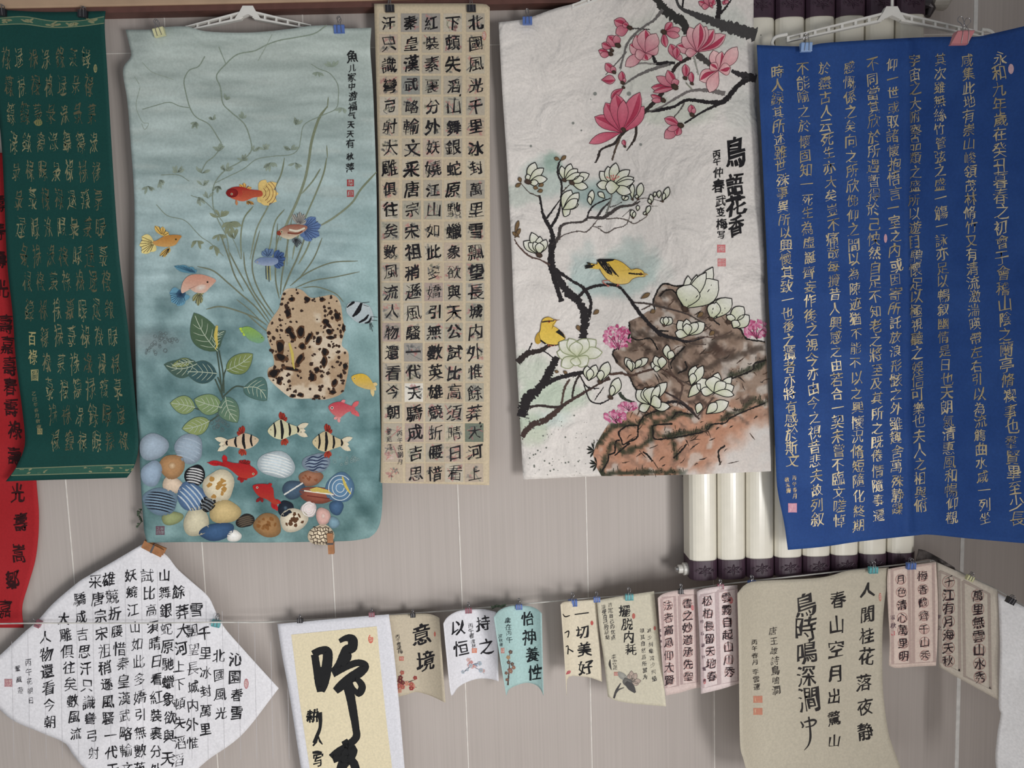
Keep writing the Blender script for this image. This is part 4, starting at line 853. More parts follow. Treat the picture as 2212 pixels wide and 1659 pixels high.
# broad-leaved plant
d = Decal(); d.z = 2; sc = (70, 84, 72)
for pts in ([(540, 510), (555, 620), (570, 760)], [(552, 510), (575, 640), (580, 750)], [(530, 670), (560, 740), (575, 780)], [(600, 600), (580, 650), (570, 740)], [(575, 770), (640, 715), (690, 715)], [(415, 832), (480, 855), (550, 855), (585, 800)], [(490, 915), (540, 880), (580, 830)], [(545, 660), (570, 720)]): d.line(GZ(*pts), 3, sc)
stem = d.build(FP, 'painted_water_plant', label='dark stems of the broad leaved water plant')
LV = [((545, 515), (412, 300), 150, (72, 96, 72), (84, 108, 82), -.06), ((545, 500), (590, 400), 70, (68, 92, 84), (82, 108, 98), -.3), ((430, 585), (245, 590), 105, (66, 92, 84), (74, 96, 86), -.14), ((410, 572), (285, 600), 50, (126, 138, 82), (140, 148, 90), .05), ((540, 640), (365, 630), 128, (58, 84, 88), (64, 96, 98), .02), ((592, 622), (742, 530), 112, (108, 126, 74), (134, 146, 88), .06), ((420, 830), (278, 805), 104, (132, 152, 102), (142, 158, 108), .02), ((570, 830), (412, 785), 118, (116, 142, 100), (134, 154, 108), -.03), ((500, 905), (345, 950), 100, (134, 150, 96), (146, 160, 104), -.06), ((588, 770), (655, 915), 118, (82, 116, 104), (108, 132, 102), .1), ((690, 720), (820, 790), 130, (76, 108, 102), (84, 118, 112), -.25)]
for b, t, w_, cb, ct, bend in LV:
    d = Decal(); d.z = 3; b_, t_ = np.array(GZ(b)[0]), np.array(GZ(t)[0]); d.petal(b_, t_, w_*gs, cb, ct, bend, out=(74, 96, 84), ow=1, n=12, peak=.45)
    d.z = 6; dv = t_-b_; nn = np.array([-dv[1], dv[0]])/np.hypot(*dv); mid = lambda k: b_+dv*k+nn*math.sin(k*math.pi)*bend*np.hypot(*dv)
    vc = (186, 198, 176); d.line([mid(k) for k in (0, .25, .5, .75, .93)], 1.6, vc)
    for k in (.12, .28, .44, .6):
        for s_ in (-1, 1):
            e = mid(k+.2)+nn*s_*w_*gs*.38*math.sin(math.pi*(k+.2)**.86); c_ = (mid(k)+e)/2-dv*.02; d.line([mid(k), c_, e], 1.1, vc, taper=4)
    d.build(FP, 'painted_leaf', cell=16, parent=stem)
# pebbles
def pebble(x, y, rx, ry, rot, c, pat=None, pc=None, nstr=5):
    d = Decal(); d.z = 4; q = math.radians(rot); c = np.array(c, float); c = c*.8+c.mean()*.2; cs, sn = math.cos(q), math.sin(q)
    ph = [random.uniform(0, 6) for _ in range(2)]; R = lambda a: 1.06+.05*math.sin(2*a+ph[0])+.06*math.sin(3*a+ph[1])+.02*math.sin(5*a+ph[0])
    T = lambda u, v: GZ((x+u*rx*cs-v*ry*sn, y+u*rx*sn+v*ry*cs))[0]
    ring = [(R(a)*math.cos(a), R(a)*math.sin(a)) for a in np.linspace(0, 2*math.pi, 26)[:-1]]
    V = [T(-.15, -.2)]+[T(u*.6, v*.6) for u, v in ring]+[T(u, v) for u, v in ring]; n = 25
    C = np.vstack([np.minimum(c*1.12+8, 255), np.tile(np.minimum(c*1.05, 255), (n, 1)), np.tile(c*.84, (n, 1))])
    d.raw(V, [(0, i+1, (i+1) % n+1) for i in range(n)]+[(i+1, n+i+1, n+(i+1) % n+1, (i+1) % n+1) for i in range(n)], C); d.z = 6
    if pat in ('stripe', 'wave'):
        for i in range(nstr):
            v = -.78+1.56*(i+.5)/nstr; L = math.sqrt(max(0, 1-v*v))*.92
            d.line([T(u*L, v+(.1*math.sin(u*5+i) if pat == 'wave' else .10*u*u)) for u in np.linspace(-1, 1, 9)], 3.2 if nstr < 7 else 2.6, pc, taper=4, rough=.1)
    elif pat == 'spot':
        for i in range(nstr):
            a, r = random.uniform(0, 6.28), random.uniform(0, .75); d.ell(*T(r*math.cos(a), r*math.sin(a)), rx*gs*random.uniform(.08, .2), ry*gs*random.uniform(.08, .2), random.uniform(0, 90), pc, wob=.3, n=10)
    elif pat == 'centre': d.ell(*T(.02, -.05), rx*gs*.32, ry*gs*.34, 0, c*1.02, pc)
    elif pat == 'ring':
        for r in np.linspace(.3, .85, nstr): d.line([T(r*math.cos(a), r*math.sin(a)) for a in np.linspace(0, 5.6, 20)], 1.8, pc)
    elif pat == 'line': d.line([T(u*.9, -.1-.5*u) for u in np.linspace(-1, 1, 6)], 3.2, pc, rough=.15)
    elif pat == 'net':
        for i in range(5):
            v = -.75+.36*i; L = math.sqrt(max(0, 1-v*v)); d.line([T(u*L, v+.07*math.sin(9*u+i)) for u in np.linspace(-1, 1, 14)], 1.6, pc)
            for u in np.linspace(-L*.85, L*.85, 6): d.line([T(u+(i % 2)*.12, v), T(u+(i % 2)*.12+.06, min(v+.34, .9))], 1.5, pc)
    elif pat == 'band':
        d.poly([T(-.1, -.95), T(.5, -.75), T(.85, -.3), T(-.35, -.35), T(-.5, -.6)], (206, 182, 96)); d.line([T(u, -.3+.1*u) for u in (-.8, -.3, .3, .9)], 3, pc); d.line([T(u, .25+.1*u) for u in (-.6, 0, .7)], 2, (110, 46, 40))
    d.build(FP, 'painted_pebble', cell=18, label=None)
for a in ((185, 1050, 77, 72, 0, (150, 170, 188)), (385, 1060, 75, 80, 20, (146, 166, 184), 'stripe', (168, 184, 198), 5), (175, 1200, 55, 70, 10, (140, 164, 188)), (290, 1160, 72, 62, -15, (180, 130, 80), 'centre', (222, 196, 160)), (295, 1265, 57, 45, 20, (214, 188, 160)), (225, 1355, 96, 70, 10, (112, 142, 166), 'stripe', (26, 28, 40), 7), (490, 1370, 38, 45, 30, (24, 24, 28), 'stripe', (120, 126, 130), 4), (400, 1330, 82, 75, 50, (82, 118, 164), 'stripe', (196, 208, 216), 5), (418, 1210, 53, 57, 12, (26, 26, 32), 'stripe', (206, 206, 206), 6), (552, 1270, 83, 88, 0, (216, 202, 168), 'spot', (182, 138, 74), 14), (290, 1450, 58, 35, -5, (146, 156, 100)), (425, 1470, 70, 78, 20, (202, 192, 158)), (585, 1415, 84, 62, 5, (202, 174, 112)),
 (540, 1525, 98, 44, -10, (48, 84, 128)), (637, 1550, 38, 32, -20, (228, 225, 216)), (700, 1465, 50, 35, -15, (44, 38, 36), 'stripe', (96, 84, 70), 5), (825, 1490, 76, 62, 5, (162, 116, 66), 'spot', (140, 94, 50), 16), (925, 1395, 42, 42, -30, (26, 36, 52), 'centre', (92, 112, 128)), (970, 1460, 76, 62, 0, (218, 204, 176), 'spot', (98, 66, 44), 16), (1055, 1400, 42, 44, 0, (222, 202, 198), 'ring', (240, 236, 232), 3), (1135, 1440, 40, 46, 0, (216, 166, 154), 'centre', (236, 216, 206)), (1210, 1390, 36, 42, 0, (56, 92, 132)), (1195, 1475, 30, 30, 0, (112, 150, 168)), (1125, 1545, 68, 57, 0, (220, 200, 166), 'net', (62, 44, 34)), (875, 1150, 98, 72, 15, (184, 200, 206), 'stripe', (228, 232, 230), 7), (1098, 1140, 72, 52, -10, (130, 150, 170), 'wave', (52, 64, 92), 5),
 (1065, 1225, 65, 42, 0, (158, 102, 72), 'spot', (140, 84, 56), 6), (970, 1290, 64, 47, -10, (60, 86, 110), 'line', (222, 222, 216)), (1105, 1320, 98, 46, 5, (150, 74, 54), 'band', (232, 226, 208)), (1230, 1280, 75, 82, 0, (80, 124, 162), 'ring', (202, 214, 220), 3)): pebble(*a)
# fish
def fin(d, b, ts, w_, c, rays=None, nr=5, T=GZ, s_=gs):
    for t in ts: d.petal(T(b)[0], T(t)[0], w_*s_, c, np.minimum(np.array(c)*1.12, 255), n=7)
    if rays is not None:
        z = d.z; d.z += .6; p = np.array(ts, float); a = np.linspace(0, 1, nr); R = resample(p, a) if len(p) > 1 else [p[0]]
        for t in R: d.line([T(tuple(np.array(b)*.8+np.array(t)*.2))[0], T(tuple(np.array(b)*.04+np.array(t)*.96))[0]], 1.1, rays)
        z = d.z
def body(d, outline, c1, c2, T=GZ, up=(0, 1)):
    p = spline(T(*outline), closed=True); c = p.mean(0); y0, y1 = p[:, 1].min(), p[:, 1].max()
    t = (p[:, 1]-y0)/(y1-y0); C = np.vstack([mix(c1, c2, np.array([.4])), mix(c1, c2, t)]); n = len(p)
    d.raw([c, *p], [(0, i+1, (i+1) % n+1) for i in range(n)], C)
def eye(d, q, r, ringc=(230, 220, 180)): d.ell(*q, r, r, 0, ringc, n=10); d.lay(); d.ell(*q, r*.6, r*.6, 0, (24, 20, 20), n=9); d.z -= 1
def newfish(): q = Decal(); q.z = 8; return q
d = newfish(); fin(d, (945, 1235), [(990, 1150), (1060, 1170), (1072, 1240), (1060, 1290), (1010, 1315), (975, 1300)], 60, (206, 178, 112), None, T=HZ, s_=hs)
d.lay()
for r in (45, 70, 92, 112): d.line([HZ((945+r*math.cos(a), 1235+r*.85*math.sin(a)))[0] for a in np.linspace(-.85, .95, 8)], 1, (120, 60, 40))
fin(d, (860, 1215), [(820, 1180), (850, 1170), (900, 1200)], 22, (204, 164, 90), (150, 80, 50), T=HZ, s_=hs); fin(d, (870, 1285), [(880, 1310), (915, 1308)], 20, (176, 130, 70), (40, 30, 26), 3, HZ, hs); fin(d, (800, 1275), [(805, 1315)], 16, (180, 120, 80), T=HZ, s_=hs)
d.lay(); body(d, [(735, 1235), (770, 1202), (830, 1195), (890, 1212), (960, 1222), (965, 1255), (910, 1265), (850, 1288), (800, 1280), (760, 1262)], (164, 44, 38), (208, 110, 78), HZ); d.lay()
d.ell(*HZ((775, 1235))[0], 13, 10, 0, (120, 26, 26), (150, 34, 32)); d.lay(); eye(d, HZ((772, 1242))[0], 2.4)
for i in range(14): d.line([HZ((840+i*9, 1215+i*.8))[0], HZ((846+i*9, 1240))[0], HZ((840+i*9, 1262-i*.4))[0]], .7, (190, 110, 70))
d.build(FP, 'painted_fish', label='orange red fish with a yellow fan tail')
d = newfish(); fin(d, (278, 1552), [(195, 1515), (180, 1570), (195, 1620), (250, 1612)], 62, (214, 196, 130), (70, 52, 30), 8, HZ, hs); fin(d, (330, 1510), [(280, 1445), (330, 1450), (370, 1490)], 34, (204, 168, 92), (70, 48, 28), 5, HZ, hs); fin(d, (375, 1580), [(310, 1640), (335, 1648), (365, 1620)], 22, (196, 162, 92), (40, 32, 26), 5, HZ, hs)
d.lay(); body(d, [(450, 1510), (400, 1503), (340, 1512), (290, 1540), (268, 1545), (272, 1562), (300, 1575), (360, 1580), (410, 1568), (432, 1540)], (186, 128, 62), (212, 164, 100), HZ); d.lay(); eye(d, HZ((415, 1532))[0], 2.4, (150, 120, 60)); d.build(FP, 'painted_fish', label='golden fish with a pale fan tail')
d = newfish(); fin(d, (1230, 1465), [(1265, 1400), (1310, 1390), (1345, 1440), (1335, 1510), (1280, 1545), (1250, 1520)], 66, (88, 112, 152), (48, 62, 100), 12, HZ, hs); fin(d, (1200, 1440), [(1160, 1370), (1210, 1355), (1240, 1370), (1250, 1410)], 30, (150, 148, 140), (90, 84, 86), 9, HZ, hs); fin(d, (1180, 1520), [(1165, 1555), (1190, 1585), (1220, 1560)], 26, (96, 104, 108), (28, 30, 34), 7, HZ, hs)
d.lay(); body(d, [(1060, 1490), (1080, 1470), (1130, 1442), (1190, 1436), (1250, 1446), (1250, 1470), (1200, 1505), (1150, 1530), (1110, 1525), (1080, 1508)], (150, 92, 76), (216, 208, 182), HZ); d.lay(); d.line(HZ((1140, 1470), (1190, 1478), (1240, 1460)), 4, (226, 220, 200)); d.line(HZ((1130, 1490), (1190, 1495), (1225, 1480)), 3.5, (128, 70, 54)); d.ell(*HZ((1075, 1492))[0], 5, 5, 0, (140, 62, 46)); d.lay(); eye(d, HZ((1092, 1484))[0], 2.6); d.build(FP, 'painted_fish', label='brown and white fish with a blue fan tail')
d = newfish(); PX = lambda *p: list(p)
fin(d, (592, 562), [(603, 540), (614, 546), (617, 558), (613, 574), (605, 580)], 14, (62, 86, 130), (40, 54, 90), 8, PX, 1); fin(d, (578, 555), [(566, 543), (576, 536), (590, 538), (586, 544)], 13, (92, 116, 148), (50, 66, 96), 5, PX, 1)
for x in (574, 577, 580, 583): d.line([(x, 572), (x+.5, 590), (x+1.5, 606+random.uniform(-6, 3))], 1.3, (190, 176, 100) if x % 2 else (50, 48, 40))
d.lay(); body(d, [(550, 566), (562, 557), (580, 556), (598, 558), (600, 568), (585, 574), (566, 573)], (110, 130, 166), (158, 172, 196), PX); d.lay(); eye(d, (556, 566), 1.5); d.build(FP, 'painted_fish', label='small blue fish with dark blue tail')
d = newfish(); fin(d, (350, 190), [(275, 190), (285, 240), (320, 262), (362, 235)], 66, (96, 142, 164), (34, 62, 92), 11); d.lay(); d.ell(*GZ((338, 195))[0], 10, 9, 0, (60, 96, 124), (26, 40, 62), wob=.15); fin(d, (420, 80), [(300, 38), (330, 35), (385, 45), (410, 60)], 34, (84, 130, 150), (50, 84, 108), 8); fin(d, (440, 185), [(405, 235), (435, 262), (455, 245), (468, 190)], 26, (140, 140, 100), (58, 56, 44), 7)
d.lay(); body(d, [(535, 118), (505, 100), (450, 85), (390, 90), (355, 120), (340, 165), (345, 190), (368, 180), (385, 165), (420, 185), (470, 188), (500, 160), (520, 140)], (206, 148, 126), (222, 190, 172)); d.lay(); d.ell(*GZ((450, 160))[0], 13, 7, -15, (218, 184, 166), (230, 220, 210)); eye(d, GZ((488, 128))[0], 3, (180, 140, 120)); d.build(FP, 'painted_fish', label='pink fish with blue fan tail and fin')
d = newfish(); fin(d, (700, 405), [(665, 385), (672, 400), (690, 430)], 20, (166, 190, 70)); d.lay(); body(d, [(805, 440), (770, 405), (720, 378), (680, 385), (690, 410), (720, 450), (770, 470), (800, 460)], (140, 176, 84), (120, 164, 132)); d.lay(); eye(d, GZ((792, 438))[0], 1.8, (150, 180, 80)); d.build(FP, 'painted_fish', label='lime green fish beside the rock')
d = newfish(); body(d, [(1265, 290), (1275, 250), (1320, 238), (1390, 260), (1415, 310), (1415, 345), (1390, 358), (1330, 355), (1285, 320)], (190, 200, 202), (176, 190, 194)); d.lay()
for pts in ([(1268, 270, 6), (1300, 245, 14), (1312, 240, 8)], [(1300, 322, 8), (1330, 290, 26), (1350, 245, 14)], [(1335, 355, 8), (1370, 335, 14), (1390, 310, 8)], [(1368, 358, 6), (1392, 350, 12), (1405, 325, 8)]): d.line(GZ(*pts), 1, (22, 22, 26), rough=.08)
for a, b in (((1350, 245), (1395, 240)), ((1360, 255), (1390, 265)), ((1400, 320), (1440, 325)), ((1405, 340), (1440, 345)), ((1395, 350), (1400, 395)), ((1400, 360), (1412, 405)), ((1400, 350), (1415, 380))): d.line(GZ(a, b), 1.1, (40, 44, 46))
d.build(FP, 'painted_fish', label='white and black striped fish at the right edge')
d = newfish(); fin(d, (1405, 700), [(1440, 700), (1430, 735), (1415, 770)], 22, (200, 178, 128)); d.lay(); body(d, [(1293, 662), (1320, 645), (1360, 642), (1395, 665), (1425, 720), (1405, 730), (1360, 722), (1315, 700)], (218, 180, 62), (206, 178, 120)); d.lay(); eye(d, GZ((1310, 668))[0], 1.8); d.build(FP, 'painted_fish', label='yellow fish at the right edge')
d = newfish(); fin(d, (1290, 835), [(1335, 795), (1338, 880), (1315, 870)], 26, (196, 92, 96)); fin(d, (1220, 880), [(1195, 895), (1225, 915), (1235, 890)], 18, (204, 140, 138)); fin(d, (1230, 805), [(1260, 790)], 20, (204, 120, 124)); d.lay(); body(d, [(1165, 830), (1185, 808), (1230, 798), (1275, 815), (1310, 828), (1310, 845), (1270, 858), (1230, 885), (1190, 868)], (190, 66, 80), (206, 120, 118)); d.lay(); eye(d, GZ((1185, 832))[0], 3.2, (236, 220, 214)); d.build(FP, 'painted_fish', label='pink red fish below the rock')
def barb(nose, tail, top, bot, c, lab):
    d = newfish(); n_, t_ = np.array(nose, float), np.array(tail, float); v = t_-n_; L = np.hypot(*v); e = v/L; u = np.array([-e[1], e[0]]); u = u if u[1] > 0 else -u
    Q = lambda a, b: tuple(n_+e*L*a+u*b)
    fin(d, Q(.8, 0), [Q(1.28, -34), Q(1.18, 6), Q(1.24, 40)], 30, (200, 190, 166)); fin(d, Q(.5, bot*.8), [Q(.42, bot+34), Q(.55, bot+36), Q(.62, bot+24)], 20, (164, 62, 44), (110, 36, 30), 4); fin(d, Q(.45, -top*.8), [Q(.42, -top-44), Q(.52, -top-36), Q(.62, -top-10)], 26, (150, 50, 38), (60, 26, 24), 4)
    d.lay(); body(d, [Q(0, 0), Q(.18, -top*.62), Q(.42, -top), Q(.66, -top*.6), Q(.98, -12), Q(.98, 12), Q(.68, bot*.65), Q(.42, bot), Q(.16, bot*.7)], np.array(c)*.96, np.minimum(np.array(c)*1.06, 255)); d.lay()
    for a, k, w_ in ((.2, .72, 12), (.42, .95, 17), (.66, .62, 13), (.92, .3, 12)): d.line(GZ((*Q(a, -top*k), w_*.6), (*Q(a+.035, 0), w_), (*Q(a+.01, bot*k), w_*.6)), 1, (20, 20, 24), rough=.06)
    d.lay(); eye(d, GZ(Q(.1, -6))[0], 1.9); d.build(FP, 'painted_fish', label=lab)
barb((775, 1010), (585, 1030), 44, 46, (206, 184, 156), 'striped barb facing right'); barb((825, 962), (1005, 955), 62, 50, (206, 202, 166), 'pale striped barb with a red fin, uppermost of the three'); barb((1075, 1022), (1250, 1030), 62, 52, (204, 188, 150), 'striped barb at right facing left')
d = newfish(); fin(d, (590, 1145), [(490, 1140), (580, 1095)], 30, (170, 28, 34)); d.line(GZ((485, 1138, 3), (540, 1145, 12), (600, 1155, 22)), 1, (160, 26, 32)); fin(d, (690, 1150), [(665, 1128), (700, 1122), (728, 1132), (732, 1160)], 26, (140, 28, 28), (70, 18, 18), 6); fin(d, (690, 1215), [(655, 1235), (675, 1252), (710, 1235)], 22, (140, 24, 26)); d.lay(); body(d, [(768, 1200), (745, 1165), (690, 1145), (630, 1140), (575, 1125), (585, 1155), (625, 1185), (670, 1220), (725, 1225)], (166, 26, 34), (186, 56, 44)); d.lay(); eye(d, GZ((744, 1202))[0], 2.4); d.build(FP, 'painted_fish', label='crimson fish with long pointed tail')
d = newfish(); fin(d, (850, 1345), [(880, 1410), (860, 1400), (900, 1365)], 24, (164, 34, 36)); fin(d, (790, 1330), [(760, 1360), (795, 1362)], 18, (120, 26, 30)); fin(d, (820, 1270), [(850, 1258), (856, 1290)], 20, (150, 28, 32)); d.lay(); body(d, [(742, 1268), (780, 1258), (830, 1262), (856, 1290), (862, 1335), (890, 1365), (862, 1372), (820, 1345), (780, 1330), (752, 1300)], (172, 30, 36), (176, 66, 46)); d.lay(); eye(d, GZ((766, 1278))[0], 2.4, (236, 220, 200)); d.build(FP, 'painted_fish', label='small crimson fish near the foot')
for pts in ([(541, 372, 12), (534, 430, 20), (541, 480, 10), (530, 505, 4)], [(945, 468, 10), (962, 530, 16), (968, 590, 10), (975, 615, 4)], [(1243, 1218, 8), (1262, 1270, 16), (1290, 1315, 6)]):
    d = newfish(); d.line(GZ(*pts), 1, (206, 186, 96)); d.lay(); eye(d, GZ(pts[0][:2])[0], 1.2); d.build(FP, 'painted_shrimp', label='tiny yellow shrimp')
d = Decal(); d.z = 4
for x0, y0, sx_, sy_, n in ((250, 450, 75, 30, 26), (1270, 1125, 50, 14, 14), (560, 920, 30, 36, 20), (175, 510, 40, 30, 14)):
    for i in range(n):
        x, y = GZ((random.gauss(x0, sx_*.6), random.gauss(y0, sy_*.6)))[0]; r = random.uniform(1.8, 4.2); d.line([(x+r*math.cos(a), y+r*math.sin(a)) for a in np.linspace(0, 6.2, 9)], .7, (104, 116, 116) if x0 < 1000 else (150, 170, 168), smooth=False)
d.build(FP, 'painted_bubbles', cell=0)
d = Decal(); d.z = 5
for ch, (x, y), s_ in zip('魚儿家中游福气天天有秋萍', ((761, 122), (761, 147), (760, 167), (760, 187), (762, 208), (762, 230), (760, 250), (758, 269), (757, 289), (757, 310), (756, 338), (756, 362)), (27, 17, 20, 17, 20, 20, 18, 17, 17, 20, 16, 20)): put(d, ch, x, y, s_*.95, s_*1.05, (28, 30, 32), .016)
d.build(FP, 'inscription', INK); seal(FP, 757, 395, 15, 15, '秋萍', (164, 60, 62), (196, 186, 180)); seal(FP, 757, 418, 15, 15, '印', (168, 76, 76), (186, 190, 186)); seal(FP, 346, 1146, 19, 19, '秋萍之印', (110, 78, 92), (150, 160, 160))

# ------------------------------------------------------------ bird and magnolia painting
AZ = TZ(1060, 0, .3375); BZ = TZ(1060, 520, .32546); CZ = TZ(1240, 340, .1929); DZ = TZ(1080, 320, .19286); EZ = TZ(1360, 560, .14466); FZ = TZ(1270, 760, .18083)
WASH = [(1120, 420, 50, 26, (196, 204, 194), .8), (1180, 380, 55, 40, (188, 202, 194), .8), (1195, 350, 20, 22, (160, 182, 170), .9), (1300, 420, 80, 34, (186, 200, 194), .9), (1280, 425, 40, 22, (156, 176, 172), .8), (1440, 90, 130, 60, (206, 208, 196), .6), (1560, 60, 60, 50, (200, 204, 196), .7), (1460, 240, 90, 30, (200, 206, 190), .6), (1380, 170, 60, 40, (206, 208, 196), .6), (1320, 600, 90, 46, (178, 196, 192), .95), (1370, 580, 70, 60, (188, 202, 196), .8), (1265, 590, 40, 60, (184, 200, 196), .8), (1150, 800, 50, 40, (196, 206, 188), .8), (1190, 860, 80, 40, (190, 204, 184), .9), (1180, 905, 60, 22, (196, 212, 204), .9), (1150, 920, 40, 40, (196, 206, 184), .8), (1600, 240, 40, 60, (206, 208, 200), .5), (1500, 640, 30, 20, (200, 208, 200), .4)]
def birdcol(x, y):
    c = np.asarray((228, 222, 216.))+((fbm(x, y, 120, 41, 3)-.5)*10)[..., None]; k = fbm(x, y, 26, 43, 4)
    for cx_, cy_, a, b, cc, s_ in WASH:
        r = ((x-cx_)/a)**2+((y-cy_)/b)**2; c = mix(c, cc, np.clip(sm(1.5, .2, r+(k-.5)*1.6), 0, 1)*s_)
    return c
BP = Sheet('bird_painting', 'large crumpled white painting of magnolias, two yellow birds and a brown rock', 'painting',
    [(1077, 48), (1130, 42), (1150, 36), (1200, 18), (1250, 5), (1300, -12), (1628, -12)], [(1628, -12), (1628, 60), (1632, 200), (1641, 360), (1650, 520), (1652, 640), (1655, 700), (1658, 800), (1665, 950), (1665, 1017)],
    [(1130, 1036), (1400, 1024), (1560, 1021), (1640, 1019), (1665, 1017)], [(1077, 48), (1085, 200), (1095, 350), (1104, 520), (1110, 680), (1118, 820), (1126, 960), (1130, 1036)],
    depth(.052, .006, 110, 12, fx=lambda x, y: .108*sm(1250, 1560, x)+.012*sm(900, 1036, y)+.003*np.exp(-np.abs(y+(x-1650)*.02-656)/8.)*sm(1450, 1560, x)-.003*np.exp(-np.abs(y-905-(x-1200)*.3)/9)*sm(1330, 1280, x)), birdcol, CRUMP, 8)
hanger('white slotted clothes hanger holding the bird painting, mostly above the photo', (1420, -60), (1236, 8), (1600, -10), .150, .05, drop=28)
clip(1139, 38, 19, 'blue', 'blue binder clip on the top left of the bird painting', .065, 0, .9)
BK = (40, 36, 38); GRY = (112, 108, 106)
def branch(d, T, pts, c=BK, rough=.16, dots=True, c2=None):
    q = [(a[0], a[1], (a[2] if len(a) > 2 else 4)*.88) for a in T(*pts)]; d.line(q, 4, c, rough=rough, col2=c2)
    if dots:
        p = spline([(a[0], a[1], a[2] if len(a) > 2 else 4) for a in q])
        for _ in range(int(len(p)*.6)):
            a = random.choice(p); e = random.uniform(0, 6.28); r = a[2]*.55; d.ell(a[0]+r*math.cos(e), a[1]+r*math.sin(e), random.uniform(.8, 2), random.uniform(.8, 1.8), 0, c, n=7)
d = Decal()
for pts, c_ in (([(1060, -20, 50), (1110, 60, 64), (1180, 110, 76), (1235, 150, 60), (1250, 220, 36)], (56, 54, 52)), ([(1180, -20, 14), (1215, 50, 22), (1290, 85, 36), (1400, 130, 60), (1500, 165, 80), (1600, 195, 90), (1700, 225, 96)], (70, 68, 68)), ([(1455, -20, 30), (1462, 60, 34), (1450, 130, 36)], BK), ([(1545, -10, 8), (1510, 40, 12), (1470, 90, 14)], BK), ([(1235, -20, 12), (1225, 60, 14)], BK),
 ([(1100, 60, 26), (1050, 125, 18), (990, 165, 16), (920, 220, 16), (870, 290, 16), (845, 380, 12), (828, 440, 14)], GRY), ([(870, 330, 10), (800, 410, 9), (735, 480, 6)], GRY), ([(905, 180, 8), (960, 185, 8), (1020, 190, 6)], (70, 66, 66)),
 ([(1180, 405, 20), (1120, 402, 22), (1060, 405, 24), (1035, 345, 22)], BK), ([(1150, 410, 18), (1030, 445, 22), (930, 490, 16), (850, 545, 8)], GRY), ([(890, 430, 10), (960, 405, 12), (1060, 410, 12)], (140, 136, 132)), ([(1300, 360, 16), (1330, 480, 8)], (160, 158, 150)),
 ([(1700, 505, 64), (1610, 480, 46), (1540, 455, 26)], (56, 52, 54)), ([(1320, 345, 46), (1390, 400, 40), (1440, 430, 24)], (72, 68, 66)), ([(1500, 600, 36), (1400, 580, 28), (1290, 580, 18), (1200, 620, 18), (1100, 680, 12), (1000, 720, 8)], (120, 114, 112)), ([(1250, 530, 10), (1290, 575, 10)], (150, 150, 136)),
 ([(1650, 500, 44), (1570, 560, 32), (1490, 650, 40), (1400, 655, 30), (1260, 640, 24), (1180, 680, 18), (1080, 705, 24), (1000, 715, 8)], BK), ([(1480, 655, 24), (1350, 720, 14), (1240, 790, 12)], BK), ([(1240, 660, 10), (1200, 720, 8), (1175, 745, 8)], (100, 96, 92)), ([(1280, 365, 28), (1200, 410, 24), (1150, 480, 24), (1110, 570, 28), (1060, 640, 30), (980, 720, 26), (900, 800, 26), (830, 870, 24), (790, 920, 18), (710, 955, 14), (690, 1000, 16), (672, 1040, 8)], (54, 46, 44)), ([(832, 868, 18), (800, 950, 14), (778, 1028, 12)], (90, 76, 66)), ([(930, 790, 18), (925, 880, 18), (870, 965, 6)], (64, 54, 50)), ([(640, 0, 1), (640, 1, 1)], BK)):
    branch(d, AZ, pts, c_)
for x, y, r in ((668, 600, 12), (885, 600, 14), (527, 788, 9), (580, 835, 6), (960, 925, 9), (257, 935, 8), (640, 635, 4)): d.ell(*AZ((x, y))[0], r*.34, r*.34, 0, (150, 152, 146), (130, 132, 128))
d.build(BP, 'painted_upper_branches', cell=14)
PK, DP, LP, OUT = (194, 106, 124), (150, 40, 66), (224, 184, 184), (100, 44, 58)
def flower(T, b, tips, sc, c=(PK, LP), out=OUT, name='painted_pink_magnolia', sepal=None, extra=None, ow=1.0, z=3, dark=True):
    d = Decal(); d.z = z
    for i, t in enumerate(tips):
        bb = t[3] if len(t) > 3 else b; d.z = z+i*.9
        d.petal(T(bb)[0], T(t[:2])[0], t[2]*sc, c[0], c[1], random.uniform(-.06, .06), out=out, ow=ow)
        if dark and i % 2 == 0:
            d.z += .3; B_, T_ = np.array(T(bb)[0]), np.array(T(t[:2])[0]); v = T_-B_; nn = np.array([-v[1], v[0]])*.16*t[2]*sc/max(np.hypot(*v), 1)*2.2/max(np.hypot(*v), 1)
            d.petal(B_+v*.1+nn*.3*np.hypot(*v)/30, T_-v*.02, t[2]*sc*.32, DP, (186, 70, 96), .1)
    d.z = z+9
    if sepal: d.ell(*T(sepal[:2])[0], sepal[2]*sc, sepal[2]*sc*.75, 30, (60, 46, 40), (84, 66, 54), wob=.12)
    if extra: extra(d)
    d.build(BP, name, cell=14)
a_ = .3375
flower(AZ, (835, 850), [(665, 748, 90), (630, 918, 62), (735, 658, 110), (982, 680, 90), (800, 600, 115), (890, 648, 60), (955, 590, 100), (850, 640, 70)], a_, ((178, 62, 90), (214, 124, 140)), sepal=(850, 830, 18))
flower(AZ, (990, 340), [(890, 285, 90), (862, 425, 70), (930, 225, 95), (1072, 295, 80), (990, 188, 95), (1060, 215, 90), (1005, 385, 70), (925, 360, 70)], a_)
flower(AZ, (1320, 335), [(1190, 290, 70), (1225, 235, 80), (1505, 222, 90), (1270, 172, 85), (1430, 188, 85), (1380, 168, 80), (1340, 148, 85), (1245, 340, 60)], a_)
flower(AZ, (1458, 450), [(1337, 515, 90), (1425, 322, 80), (1480, 330, 60), (1578, 300, 85), (1535, 432, 80), (1400, 592, 80), (1405, 410, 60)], a_, ((214, 140, 148), (236, 196, 194)))
